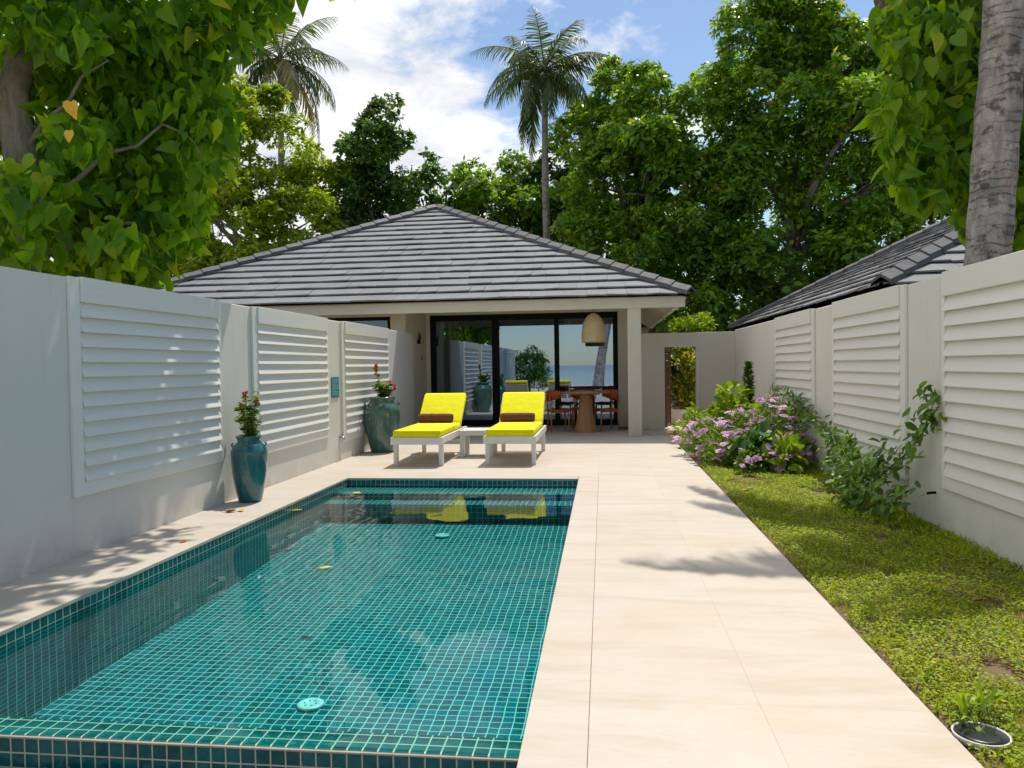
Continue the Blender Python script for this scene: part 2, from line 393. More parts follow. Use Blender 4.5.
def water_mat():
    m, nt, out = new_mat('pool_water'); g = NT(nt); P = g.obj()
    h = g.math('ADD', g.noise(g.scale(P,(1,.8,1)), 1.9, 2, .5), g.math('MULTIPLY', g.noise(P, 7, 2, .5), .10))
    nm = g.bump(h, .006, .7)
    fr = g.n('ShaderNodeFresnel'); fr.inputs[0].default_value = 1.31; g.l(nm, fr.inputs['Normal'])
    gl = g.n('ShaderNodeBsdfGlossy'); gl.inputs['Roughness'].default_value = 0.0; g.l(nm, gl.inputs['Normal'])
    tr = g.n('ShaderNodeBsdfTransparent'); tr.inputs[0].default_value = (.56,.965,.98,1)
    mx = g.n('ShaderNodeMixShader'); g.l(fr.outputs[0], mx.inputs[0]); g.l(tr.outputs[0], mx.inputs[1]); g.l(gl.outputs[0], mx.inputs[2])
    g.l(mx.outputs[0], out.inputs[0]); return m
M['water'] = water_mat()
def glass_mat(refl=.5):
    m, nt, out = new_mat('tinted_glass'); g = NT(nt)
    gl = g.n('ShaderNodeBsdfGlossy'); gl.inputs['Roughness'].default_value = 0.0; gl.inputs[0].default_value = (.48,.61,.78,1)
    tr = g.n('ShaderNodeBsdfTransparent'); tr.inputs[0].default_value = (.62,.66,.68,1)
    mx = g.n('ShaderNodeMixShader'); mx.inputs[0].default_value = refl; g.l(tr.outputs[0], mx.inputs[1]); g.l(gl.outputs[0], mx.inputs[2])
    g.l(mx.outputs[0], out.inputs[0]); return m
M['glass'] = glass_mat(); M['glass_win'] = glass_mat(.16)
def sea_mat():
    m, nt, out = new_mat('sea_water'); g = NT(nt); P = g.obj()
    z = g.n('ShaderNodeSeparateXYZ'); g.l(P, z.inputs[0])
    c = g.ramp(g.rng(z.outputs[1], -25, -400), [(0,(.52,.56,.46)),(.3,(.44,.50,.44)),(1,(.30,.38,.38))])
    g.l(g.pbr(c, .3, g.bump(g.noise(P, .8, 4), .1)), out.inputs[0]); return m
M['sea'] = sea_mat()

# ------------------------------------------------------------------ ground, water, paths
X_L, X_R, X_P0, X_P1 = -4.27, 2.95, -3.50, -.335
Y_P0, Y_P1, Z_W = 3.05, 10.06, -.093
def sheet(name, x0, x1, y0, y1, z, mat, parent=None, nx=1, ny=1):
    vs = [(x0+(x1-x0)*i/nx, y0+(y1-y0)*j/ny, z) for j in range(ny+1) for i in range(nx+1)]
    fs = [(j*(nx+1)+i, j*(nx+1)+i+1, (j+1)*(nx+1)+i+1, (j+1)*(nx+1)+i) for j in range(ny) for i in range(nx)]
    b = MB(); b.add(vs, fs); return b.build(name, mat, parent)
# ground: one sheet to the horizon with the pool's pit left open
b = MB(); G0 = -.045
xs = [-900, -4.2, -.25, 900]; ys = [-21, -.6, 10.2, 900]
for i in range(3):
    for j in range(3):
        if i == 1 and j == 1: continue
        b.add([(xs[i],ys[j],G0),(xs[i+1],ys[j],G0),(xs[i+1],ys[j+1],G0),(xs[i],ys[j+1],G0)], [(0,1,2,3)])
tag(b.build('ground', M['soil']), kind='structure')
b = MB(); b.add([(-900,-45,-1.6),(900,-45,-1.6),(900,-21,G0),(-900,-21,G0)], [(0,1,2,3)])
b.add([(-900,-21,-.040),(900,-21,-.040),(900,-3.2,-.040),(-900,-3.2,-.040)], [(0,1,2,3)])
tag(b.build('beach', M['sand']), kind='structure')
tag(sheet('sea', -3000, 3000, -4000, -24, -.75, M['sea']), kind='structure')

# patio / path: real slabs, 3 cm thick, laid on the ground
b = MB()
b.bbox(-.0765, 1.372, -3.2, 10.3195, -.04, 0, .0015)
b.bbox(X_L, 1.372, 10.322, 16.9, -.04, 0, .003)
b.box(-4.44, .36, 16.9, 19.0, -.04, -.001)
b.box(.36, 1.372, 16.9, 17.6, -.04, -.001)
tag(b.build('patio', M['patio']), kind='structure')

# ------------------------------------------------------------------ swimming pool (one thing, many parts)
pool = tag(empty('swimming_pool', (0,0,0)), 'rectangular plunge pool of teal mosaic tiles between the left wall and the path', 'pool')
b = MB()
b.bbox(X_P1-.004, -.078, -3.2, 10.318, -.024, 0, .0015)
b.bbox(X_L+.001, X_P0+.004, -3.2, 10.318, -.024, 0, .0015)
b.bbox(X_P0+.008, X_P1-.008, Y_P1-.004, 10.318, -.024, 0, .0015)
b.build('coping', M['coping'], pool)
for z0_,z1_,mt_,nm_ in ((Z_W,-.02,'tile_side','side_wall'),(-.7,Z_W,'tile_wallwet','underwater_wall')):
    b = MB()
    b.add([(X_P0,Y_P0-2.6,z0_),(X_P0,Y_P1,z0_),(X_P0,Y_P1,z1_),(X_P0,Y_P0-2.6,z1_)], [(0,1,2,3)])
    b.build(nm_, M[mt_], pool); b = MB()
    b.add([(X_P1,Y_P0-2.6,z0_),(X_P1,Y_P1,z0_),(X_P1,Y_P1,z1_),(X_P1,Y_P0-2.6,z1_)], [(3,2,1,0)])
    b.build(nm_, M[mt_], pool)
b = MB(); b.add([(X_P0,Y_P1,-.7),(X_P1,Y_P1,-.7),(X_P1,Y_P1,-.02),(X_P0,Y_P1,-.02)], [(0,1,2,3)])
b.build('end_wall', M['tile_end'], pool)
# floor, gently shelving up to the steps
b = MB(); prof = [(3.15,-.61),(4.2,-.60),(6,-.57),(8,-.50),(9.20,-.42)]
b.add([(x,y,z) for y,z in prof for x in (X_P0,X_P1)], [(2*i,2*i+1,2*i+3,2*i+2) for i in range(4)])
b.build('floor', M['tile_floor'], pool)
def step(y0, y1, z):
    t = MB(); t.add([(X_P0,y0,z),(X_P1,y0,z),(X_P1,y1,z),(X_P0,y1,z)], [(0,1,2,3)])
    o = t.build('step', M['tile_floor'], pool)
    t = MB(); t.add([(X_P0,y0,-.7),(X_P1,y0,-.7),(X_P1,y0,z),(X_P0,y0,z)], [(0,1,2,3)])
    t.build('riser', M['tile_end'], o)
step(9.53, Y_P1, -.122); step(9.20, 9.53, -.20)
# overflow rim, rounded front edge
def rim():
    b = MB(); zt = -.099; r = .012; pr = [(3.21,-.7),(3.21,zt-.004),(3.206,zt)]
    for k in range(5):
        t = k/4*PI/2; pr.append((Y_P0+r-r*math.sin(t), zt-r+r*math.cos(t)))
    n = len(pr)
    b.add([(x,y,z) for y,z in pr for x in (X_P0,X_P1)], [(2*i,2*i+1,2*i+3,2*i+2) for i in range(n-1)], True)
    o = b.build('overflow_rim', M['tile_rimtop'], pool)
    b = MB(); b.add([(X_P0,Y_P0,-.7),(X_P1,Y_P0,-.7),(X_P1,Y_P0,zt-r),(X_P0,Y_P0,zt-r)], [(0,1,2,3)])
    b.build('rim_face', M['tile_rim'], o)
    b = MB(); b.bbox(X_P0+.002, X_P1-.002, Y_P0-.004, Y_P0+.006, zt-r-.004, zt-r+.005, .002)
    b.build('edge_trim', simple('rim_grout', (.50,.44,.32), .8, .35, 9, .002, 60), o)
rim()
b = MB(); b.add([(X_P0,.5,-.7),(X_P1,.5,-.7),(X_P1,.5,-.03),(X_P0,.5,-.03)], [(3,2,1,0)])
b.add([(X_P0,.5,-.262),(X_P1,.5,-.262),(X_P1,Y_P0,-.262),(X_P0,Y_P0,-.262)], [(0,1,2,3)])
b.build('catch_channel', M['pebble'], pool)
for x, y, z, r in ((-1.83,4.50,-.592,.083),(-1.87,8.60,-.455,.085)):
    b = MB(); b.lathe([(r,0),(r,.012),(r*.92,.018),(r*.62,.020),(r*.58,.016),(.001,.016)], (x,y,z), 28)
    o = b.build('floor_fitting', M['fitting'], pool)
    for k in range(6):
        t = k*PI/3; b = MB(); b.bbox(x+.45*r*math.cos(t)-.006, x+.45*r*math.cos(t)+.006, y+.45*r*math.sin(t)-.006, y+.45*r*math.sin(t)+.006, z+.016, z+.0195, .001)
        b.build('slot', M['slot'], o)
tag(sheet('water', X_P0+.001, X_P1-.001, Y_P0+.012, Y_P1-.001, Z_W, M['water']), kind='structure')
# pebbles in the channel
C = []
for k in range(1500): C.append((R_.uniform(X_P0+.03,X_P1-.03), R_.uniform(2.45,3.03), R_.uniform(-.255,-.235), R_.uniform(.008,.018)))
b = MB()
ico = [(-.53,.85,0),(.53,.85,0),(-.53,-.85,0),(.53,-.85,0),(0,-.53,.85),(0,.53,.85),(0,-.53,-.85),(0,.53,-.85),(.85,0,-.53),(.85,0,.53),(-.85,0,-.53),(-.85,0,.53)]
icf = [(0,11,5),(0,5,1),(0,1,7),(0,7,10),(0,10,11),(1,5,9),(5,11,4),(11,10,2),(10,7,6),(7,1,8),(3,9,4),(3,4,2),(3,2,6),(3,6,8),(3,8,9),(4,9,5),(2,4,11),(6,2,10),(8,6,7),(9,8,1)]
for x,y,z,r in C:
    a,c_,d = R_.uniform(.7,1.3),R_.uniform(.7,1.3),R_.uniform(.5,.9)
    b.add([(x+p[0]*r*a,y+p[1]*r*c_,z+p[2]*r*d) for p in ico], icf, True)
tag(b.build('pebbles', M['pebble']), 'dark pebbles filling the channel below the overflow rim', 'pebbles', kind='stuff')

# ------------------------------------------------------------------ boundary walls with louvre panels
def louvre_panel(side, y0, y1, z0, ztop, parent):
    """side=+1: panel faces +X (left wall), -1: faces -X (right wall)"""
    xw = X_L if side > 0 else X_R
    def X(d): return xw + side*d
    def bx(m, d0, d1, a0, a1, c0, c1, bev=.003):
        m.bbox(min(X(d0),X(d1)), max(X(d0),X(d1)), a0, a1, c0, c1, bev)
    fr = MB(); fw = .12
    bx(fr, .001, .030, y0, y0+fw, z0, ztop)
    bx(fr, .001, .030, y1-fw*.45, y1, z0, ztop)
    bx(fr, .001, .0297, y0+fw, y1-fw*.45, z0, z0+.115)
    o = fr.build('louvre_panel', M['louvre'], parent)
    sl = MB(); a0, a1 = y0+fw+.004, y1-fw*.45-.004
    bx(sl, .002, .052, a0, a1, ztop-.20, ztop+.006)
    n = 12; zt = ztop-.20; zb = z0+.118; ph = (zt-zb)/n
    for k in range(n):
        t = zt-k*ph; bt = t-ph+.002; j = R_.uniform(-.003,.003); t2 = .012
        vs = []
        for y in (a0, a1):
            jj = R_.uniform(-.003,.003)
            vs += [(X(.004),y,t-.001),(X(.046+j+jj),y,bt+.004+jj),(X(.046+j+jj),y,bt-t2*.2),(X(.004),y,bt+.012)]
        q = [(0,4,5,1),(1,5,6,2),(2,6,7,3),(3,7,4,0),(0,1,2,3),(7,6,5,4)]
        sl.add(vs, q if side < 0 else [tuple(reversed(f)) for f in q])
    sl.build('slats', M['louvre'], o)
    return o
wl = tag(empty('boundary_wall', (X_L,0,0)), 'long white rendered wall with three louvre panels running along the left of the pool', 'wall')
b = MB(); b.bbox(X_L-.20, X_L, 1.0, 16.9, -.04, 2.27, .008)
o = b.build('masonry', M['plaster'], None); o.parent = wl; o.matrix_parent_inverse = wl.matrix_world.inverted(); 
def fix(o, p):
    o.parent = p; o.location = -Vector(p.location)
    return o
fix(o, wl)
for y0,y1,z0,zt in ((2.42,4.86,.49,2.275),(5.66,8.09,.485,2.275),(8.87,11.44,.44,2.275),(12.07,14.82,.30,2.275)):
    fix(louvre_panel(1, y0, y1, z0, zt, None), wl)
wr = tag(empty('boundary_wall', (X_R,0,0)), 'long white rendered wall with louvre panels running along the right of the grass strip', 'wall')
b = MB(); b.bbox(X_R, X_R+.20, 1.0, 17.6, -.04, 2.235, .008)
fix(b.build('masonry', M['plaster'], None), wr)
for y0,y1,z0,zt in ((4.56,7.02,.38,2.245),(7.83,10.19,.33,2.24),(11.07,13.46,.33,2.24)):
    # mirror in y so that the wide stile sits nearest the camera
    fix(louvre_panel(-1, y0, y1, z0, zt, None), wr)
# little spout on the right wall
b = MB(); b.tube([(2.95,7.21,.31),(2.90,7.21,.305),(2.875,7.21,.30)], .012, 8)
fix(b.build('outlet_pipe', M['black_metal'], None), wr)

# garden wall across the back with the gateway
gw = tag(empty('garden_wall', (0,17.6,0)), 'plain cream wall with a narrow doorway at the end of the grass strip', 'wall')
b = MB(); gx0, gx1, gz = 1.39, 2.085, 1.875
b.bbox(.66, gx0, 17.6, 17.74, -.04, 2.20, .006); b.bbox(gx1, 2.949, 17.6, 17.74, -.04, 2.20, .006)
b.box(gx0, gx1, 17.602, 17.738, gz, 2.198)
fix(b.build('masonry', M['plaster_house'], None), gw)
b = MB()
b.bbox(gx1, gx1+.07, 17.585, 17.598, 0, gz+.07, .003); b.bbox(gx0-.02, gx1, 17.585, 17.598, gz, gz+.07, .003)
fix(b.build('door_surround', M['plaster'], None), gw)
# shutter door standing open
sd = empty('shutter_door', (0,0,0)); fix(sd, gw)
b = MB(); p0 = Vector((1.405,17.72,0)); p1 = Vector((1.56,18.36,0)); d = (p1-p0).normalized(); L = (p1-p0).length
b.beam(p0+d*.03+Vector((0,0,.04)), p0+d*.03+Vector((0,0,1.85)), .06, .04, up=d); b.beam(p1+Vector((0,0,.04)), p1+Vector((0,0,1.85)), .06, .04, up=d)
for z in (.08,.95,1.82): b.beam(p0+Vector((0,0,z)), p1+Vector((0,0,z)), .036, .08)
b.build('door_frame', M['shutter'], sd)
b = MB()
for k in range(42):
    z = .13+k*.0395
    if abs(z-.95) < .04: continue
    b.beam(p0+Vector((0,0,z)), p1+Vector((0,0,z)), .046, .010, up=(.55,-.25,1))
b.build('slats', M['shutter'], sd)

tag(sheet('path', .72, 5.0, 17.76, 30, -.03, M['sand']), kind='structure')  # pale sheet added behind the garden wall to bounce light onto the soffit

# ------------------------------------------------------------------ houses
def pyramid_roof(name, cx, cy, a, ze, za, n, parent, caps=True, tile=.5, sides='SWNE'):
    """four faces of lapped tiles; every tile is its own small slab"""
    rf = MB(); base = MB()
    def zat(w): return ze + (za-ze)*(1-w/a)
    dirs = {'S':(0,-1),'E':(1,0),'N':(0,1),'W':(-1,0)}
    for sd_ in sides:
        nx, ny = dirs[sd_]; tx, ty = -ny, nx
        def PT(s, w, dz): return (cx + nx*w + tx*s, cy + ny*w + ty*s, zat(w)+dz)
        base.add([PT(-a,a,-.01),PT(a,a,-.01),(cx,cy,za-.01)], [(0,1,2)])
        for k in range(n):
            w0 = a*(1-k/n); w1 = a*(1-(k+1)/n); wl_ = w0+.035
            s = -w0 - R_.uniform(0, tile)
            while s < w0:
                e = s + tile*R_.uniform(.55,1.6)
                lo0, lo1 = max(s,-w0), min(e,w0); hi0, hi1 = max(s,-w1), min(e,w1)
                if lo1-lo0 > .01:
                    if hi1 <= hi0: hi0 = hi1 = max(-w1, min(w1, (s+e)/2))
                    dz = .074 + R_.uniform(-.005,.005); sk = R_.uniform(-.008,.008); dw = R_.uniform(-.008,.008); gp = .0015
                    A = PT(lo0+gp, wl_+dw, dz+sk); B = PT(lo1-gp, wl_+dw, dz-sk)
                    C_ = PT(hi1-gp, w1-.02, .016); D = PT(hi0+gp, w1-.02, .016)
                    E_ = (A[0],A[1],A[2]-.030); F_ = (B[0],B[1],B[2]-.030)
                    rf.add([A,B,C_,D,E_,F_], [(0,1,2,3),(4,5,1,0)])
                s = e
    o = rf.build(name, M['roof'], parent)
    base.build('roof_deck', M['black_metal'], o)
    if caps:
        for sx, sy in ((-1,-1),(1,-1),(1,1),(-1,1)):
            c = MB(); A = Vector((cx+sx*(a+.03), cy+sy*(a+.03), ze+.10)); T = Vector((cx,cy,za+.11)); d = (T-A).normalized()
            Lh = (T-A).length; q = int(Lh/.44); lat = Vector((-sy*1.0, sx*1.0, 0)).normalized()
            for k in range(q):
                p = A + d*(Lh*k/q); e = A + d*(Lh*(k+1.12)/q); r0 = .075+R_.uniform(-.006,.006); r1 = .045
                up = Vector((0,0,1)); h = .15; dn = Vector((0,0,-.085))
                P0 = [p+lat*h+up*r0+dn, p+up*r0+up*.01, p-lat*h+up*r0+dn]
                P1 = [e+lat*h+up*r1+dn, e+up*r1+up*.01, e-lat*h+up*r1+dn]
                lo = [v+up*-.045 for v in P0]
                vs = P0+P1+lo+[v+up*-.09 for v in (P0[0],P1[0],P0[2],P1[2])]
                c.add(vs, [(0,1,4,3),(1,2,5,4),(6,7,1,0),(7,8,2,1),(9,0,3,10),(2,11,12,5)])
            c.build('hip_cap', M['cap'], o)
    return o

CX, CY, HA = -4.88, 22.56, 6.66
house = tag(empty('villa', (CX,CY,0)), 'cream villa with a grey tiled pyramid roof and black sliding glass doors behind the loungers', 'house')
def part(b, name, mat, parent=house):
    o = b.build(name, mat, None)
    return fix(o, parent) if parent is house else o
roof = pyramid_roof('roof', CX, CY, HA, 2.895, 6.24, 17, None)
fix(roof, house)
b = MB(); f0, f1 = 2.66, 2.885   # fascia round the eaves
e = HA-.09
b.bbox(CX-e, CX+e, CY-e, CY-e+.05, f0, f1, .004); b.bbox(CX-e, CX+e, CY+e-.05, CY+e, f0, f1, .004)
b.box(CX+e-.04, CX+e, CY-e+.05, CY+e-.05, f1-.09, f1); b.box(CX-e, CX-e+.05, CY-e+.05, CY+e-.05, f0, f1)
part(b, 'fascia', M['plaster_house'])
b = MB(); wz = 2.93
b.box(-11.0, -4.44, 16.9, 17.05, -.04, 2.62); b.box(-11.0,-5.98,16.9,17.05,2.62,wz); b.box(-4.80,-4.44,16.9,17.05,2.62,wz)
b.v.clear(); b.f.clear(); b.sm.clear()
# front wall with the window opening (x -8.4..-4.80, z 1.0..2.66)
b.box(-11.0,-8.4,16.9,17.05,-.04,wz); b.bbox(-4.80,-4.44,16.9,17.05,-.04,wz,.02); b.box(-8.4,-4.80,16.902,17.048,-.04,1.0); b.box(-8.4,-4.80,16.902,17.048,2.665,wz)
b.box(-4.60,-4.4402,17.05,18.93,-.04,wz)              # recess side
b.box(-4.60,-4.345,18.93,19.08,-.04,wz)               # left of the doors
b.box(.367,.70,18.93,19.08,-.04,wz); b.box(.55,.70,19.08,28.2,-.04,wz)
b.box(-4.345,.367,18.932,19.078,2.805,wz)
b.box(-11.0,-10.85,17.05,28.2,-.04,wz); b.box(-10.85,.55,28.05,28.2,-.04,wz)
part(b, 'wall', M['plaster_house'])
b = MB(); b.bbox(.515,.795,16.02,16.30,-.002,2.95,.012); part(b, 'column', M['plaster_house'])
# ceiling of the terrace and of the rooms
b = MB(); b.box(-11.4,.6,16.0,28.9,2.935,2.96); part(b, 'ceiling', M['rafter'])
b = MB()   # sloping boards under the right-hand eave
zz = lambda x: 2.83 + (CX+HA-x)*(6.32-2.895)/6.66
b.add([(.6,17.20,zz(.6)),(1.74,16.03,zz(1.74)),(1.74,29.05,zz(1.74)),(.6,27.9,zz(.6))], [(3,2,1,0)])
part(b, 'soffit', M['rafter'])
y = 17.3
while y < 27.8:
    b = MB(); b.beam((.62,y,zz(.62)-.06),(1.735,y,zz(1.735)-.06),.05,.10); part(b, 'rafter', M['rafter']); y += .5
# sliding doors
b = MB(); x0,x1,z1 = -4.345,.367,2.805; yy = 18.97
b.box(x0,x0+.15,yy,yy+.06,0,z1); b.box(x1-.12,x1,yy,yy+.06,0,z1); b.box(x0+.15,x1-.12,yy+.001,yy+.059,z1-.15,z1); b.box(x0+.15,x1-.12,yy+.001,yy+.059,0,.15)
b.box(-2.77,-2.585,yy-.008,yy+.055,.15,z1-.15); b.box(-1.20,-1.08,yy-.002,yy+.05,.15,z1-.15)
door = part(b, 'sliding_door', M['black_metal'])
for a, c in ((x0+.15,-2.77),(-2.585,-1.20),(-1.08,x1-.12)):
    t = MB(); t.add([(a,yy+.03,.15),(c,yy+.03,.15),(c,yy+.03,z1-.15),(a,yy+.03,z1-.15)], [(0,1,2,3)])
    g_ = t.build('glass_pane', M['glass'], door)
t = MB(); t.bbox(-2.70,-2.66,yy-.04,yy-.012,1.0,1.32,.006); t.build('handle', M['black_metal'], door)
# window at the left
b = MB(); b.box(-8.4,-4.80,16.94,17.0,2.585,2.663); b.box(-8.4,-4.80,16.94,17.0,1.0,1.07)
b.box(-8.4,-8.33,16.941,16.999,1.07,2.585); b.box(-4.87,-4.80,16.941,16.999,1.07,2.585); b.box(-6.65,-6.58,16.941,16.999,1.07,2.585)
win = part(b, 'window', M['black_metal'])
for a, c in ((-8.33,-6.65),(-6.58,-4.87)):
    t = MB(); t.add([(a,16.97,1.07),(c,16.97,1.07),(c,16.97,2.585),(a,16.97,2.585)], [(0,1,2,3)]); t.build('glass_pane', M['glass_win'], win)
# the room behind the doors
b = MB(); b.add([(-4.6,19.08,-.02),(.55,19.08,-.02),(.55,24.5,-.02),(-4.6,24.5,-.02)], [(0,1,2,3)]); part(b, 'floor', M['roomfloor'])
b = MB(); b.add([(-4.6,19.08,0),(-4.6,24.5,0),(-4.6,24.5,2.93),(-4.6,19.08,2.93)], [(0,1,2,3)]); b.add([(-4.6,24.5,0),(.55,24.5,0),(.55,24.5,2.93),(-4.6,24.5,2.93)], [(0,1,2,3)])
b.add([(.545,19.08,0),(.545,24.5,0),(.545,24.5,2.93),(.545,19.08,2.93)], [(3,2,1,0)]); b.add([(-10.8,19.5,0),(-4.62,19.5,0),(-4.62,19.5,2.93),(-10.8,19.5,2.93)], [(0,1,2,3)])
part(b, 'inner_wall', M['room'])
def curtain(xa, xb, y):
    n = int((xb-xa)/.02); vs = []
    for i in range(n+1):
        x = xa+(xb-xa)*i/n; yy_ = y+.045*math.sin(x*42)+.02*math.sin(x*17+1)
        vs += [(x,yy_,.04),(x+.01*math.sin(x*9),yy_,2.7)]
    t = MB(); t.add(vs, [(2*i,2*i+2,2*i+3,2*i+1) for i in range(n)], True); part(t, 'curtain', M['curtain'])
curtain(-4.15,-3.62,19.25); curtain(-.95,-.45,19.3)

# neighbour's house beyond the right wall
nh = tag(empty('neighbour_house', (10.9,18.2,0)), 'grey tiled hip roof of the house beyond the right wall', 'house')
NA = 6.66; NCX, NCY = 4.12+NA, 11.9+NA
fix(pyramid_roof('roof', NCX, NCY, NA, 2.60, 5.98, 17, None, sides='SWN'), nh)
b = MB(); b.box(NCX-NA+.09,NCX-NA+.14,NCY-NA+.09,NCY+NA-.09,2.36,2.52); b.box(NCX-NA+.14,NCX+NA-.1,NCY-NA+.09,NCY-NA+.14,2.36,2.52)
fix(b.build('fascia', M['plaster_house'], None), nh)
b = MB(); b.box(5.1,5.25,12.8,24.0,-.04,2.75); b.box(5.25,16,12.8,12.95,-.04,2.75); b.box(4.3,16,12.1,24.6,2.50,2.53)
fix(b.build('wall', M['plaster_house'], None), nh)
nh.rotation_euler[2] = 0

# ------------------------------------------------------------------ loungers, towels, table
def rounded_slab(b, x0, x1, pts, th, r=.03, nseg=4):
    """cushion: rounded cross-section swept along pts (y,z)"""
    ring = []
    for cx_, cz_, a0 in ((x1-r,th-r,0),(x0+r,th-r,PI/2),(x0+r,r,PI),(x1-r,r,3*PI/2)):
        for k in range(nseg+1):
            t = a0+PI/2*k/nseg; ring.append((cx_+r*math.cos(t), cz_+r*math.sin(t)))
    n = len(ring); vs = []; m = len(pts)
    for i,(y,z) in enumerate(pts):
        a = Vector(pts[max(i-1,0)]); c = Vector(pts[min(i+1,m-1)]); d = (c-a).normalized(); nn = Vector((-d.y,d.x))
        sh = 1.0
        if i in (0,m-1): sh = .90
        for (px,pz) in ring:
            q = (pz-th/2)*(sh if i in (0,m-1) else 1)+th/2
            xx = (px-(x0+x1)/2)*(.975 if i in (0,m-1) else 1)+(x0+x1)/2
            vs.append((xx, y+nn.x*q, z+nn.y*q))
    fs = [(i*n+k,i*n+(k+1)%n,(i+1)*n+(k+1)%n,(i+1)*n+k) for i in range(m-1) for k in range(n)]
    fs += [tuple(reversed(range(n))), tuple(range((m-1)*n,m*n))]
    b.add(vs, [tuple(reversed(f)) for f in fs], True)
def lounger(name, x, y, label):
    """origin at the middle of the foot end, on the ground"""
    t = tag(empty(name,(x,y,0)), label, 'sun lounger', 'yellow sun loungers')
    b = MB()
    b.bbox(-.40,.40,0,.035,.335,.445,.005)            # foot board
    b.bbox(-.40,-.365,.035,2.13,.345,.445,.005); b.bbox(.365,.40,.035,2.13,.345,.445,.005)
    b.bbox(-.365,.365,2.09,2.125,.345,.440,.005)
    b.build('frame', M['white_paint'], t)
    for px in (-.352,.352):
        for py in (.14,1.98):
            b = MB(); b.bbox(px-.033,px+.033,py-.033,py+.033,0,.345,.005); b.build('leg', M['white_paint'], t)
    b = MB(); b.bbox(-.319,.319,1.96,1.99,.17,.215,.003); b.build('stretcher', M['white_paint'], t)
    b = MB()
    for k in range(16): b.bbox(-.363,.363,.06+k*.1,.06+k*.1+.075,.425,.443,.003)
    b.build('seat_slats', M['white_paint'], t)
    # reclining back: tilt 40 degrees from the hinge
    th = math.radians(40); hy, hz = 1.66, .45
    b = MB(); Lb = .74
    for s in (-.345,.345): b.beam((s,hy,hz),(s,hy+Lb*math.cos(th),hz+Lb*math.sin(th)),.03,.05,up=(0,-math.sin(th),math.cos(th)))
    for k in range(7):
        q = .06+k*.105; b.beam((-.33,hy+q*math.cos(th),hz+q*math.sin(th)),(.33,hy+q*math.cos(th),hz+q*math.sin(th)),.075,.018,up=(0,-math.sin(th),math.cos(th)))
    for s in (-.25,.25): b.beam((s,hy+.45*math.cos(th),hz+.45*math.sin(th)),(s,hy+.45,.40),.03,.03,up=(1,0,0))
    b.build('back_frame', M['white_paint'], t)
    b = MB(); rounded_slab(b,-.368,.368,[(.012,.447),(.035,.447),(.5,.447),(1.1,.448),(1.62,.448),(1.655,.449)],.10,.03)
    c = b.build('seat_cushion', M['yellow'], t)
    b = MB(); pts = [(1.672+q*math.cos(th), .475+q*math.sin(th)) for q in (0,.03,.2,.45,.72,.76)]
    rounded_slab(b,-.378,.378,pts,.095,.03)
    b.build('back_cushion', M['yellow'], t)
    for sy_ in (.55,1.10):
        b = MB(); b.tube([(-.35,sy_,.5475),(.35,sy_,.5475)], .0035, 6); b.build('seam', M['yellow'], c)
    for (pz) in (.447,.547):
        b = MB(); b.tube([(-.362,.016,pz+.003 if pz<.5 else pz-.006),(.362,.016,pz+.003 if pz<.5 else pz-.006)], .004, 6); b.build('piping', M['yellow'], c)
    return t
l1 = lounger('sun_lounger', -2.81, 11.20, 'white sun lounger with yellow cushion, the one next to the green vase')
l2 = copy_tree(l1); l2.location = (-1.41, 11.32, 0); l2['label'] = 'white sun lounger with yellow cushion, on the patio to the right of the side table'
def towel(x, y, z, w, r, label, wr):
    b = MB(); n = 26; N = 30; vs = []
    for i in range(n+1):
        t = i/n; xx = -w/2+w*t; rr0 = r*(1-.12*(abs(2*t-1)**8))
        for k in range(N):
            a = 2*PI*k/N; rr = rr0*(1+.018*math.sin(5*a+3*t)+wr*.05*math.sin(9*t*PI+2*a)*math.exp(-((t-.42)/.16)**2))
            vs.append((x+xx, y+rr*math.cos(a), z+rr*.94*math.sin(a)))
    fs = [(i*N+k,i*N+(k+1)%N,(i+1)*N+(k+1)%N,(i+1)*N+k) for i in range(n) for k in range(N)]+[tuple(range(N)),tuple(range(n*N+N-1,n*N-1,-1))]
    b.add(vs, [tuple(reversed(f)) for f in fs], True)
    for ex in (-1,1):   # visible spiral of the roll at the ends
        sp = []
        for q in range(46):
            a = q*.42; rr = r*.9*(1-q/50); sp.append((x+ex*(w/2+.003), y+rr*math.cos(a), z+rr*math.sin(a)*.94))
        b.tube(sp, .006, 5)
    return tag(b.build('rolled_towel', M['towel']), label, 'towel', 'brown rolled towels')
towel(-2.86, 12.79, .548+.078, .58, .084, 'rolled brown towel, creased in the middle, on the lounger next to the green vase', 1.0)
towel(-1.46, 12.91, .548+.076, .57, .082, 'smooth rolled brown towel on the lounger to the right of the side table', .2)
st = tag(empty('side_table', (-2.10,12.68,0)), 'low white slatted side table standing between the two yellow loungers', 'side table')
b = MB()
for k in range(5): b.bbox(-.28+k*.113,-.28+k*.113+.106,-.30,.30,.425,.445,.003)
b.build('table_top', M['white_paint'], st)
b = MB(); b.bbox(-.27,.27,-.285,-.26,.36,.424,.003); b.bbox(-.27,.27,.26,.285,.36,.424,.003); b.bbox(-.275,-.25,-.26,.26,.36,.424,.003); b.bbox(.25,.275,-.26,.26,.36,.424,.003)
b.build('apron', M['white_paint'], st)
for sx in (-1,1):
    for sy in (-1,1):
        b = MB(); b.bbox(sx*.24-.035,sx*.24+.035,sy*.245-.03,sy*.245+.03,0,.36,.004); b.build('leg', M['white_paint'], st)

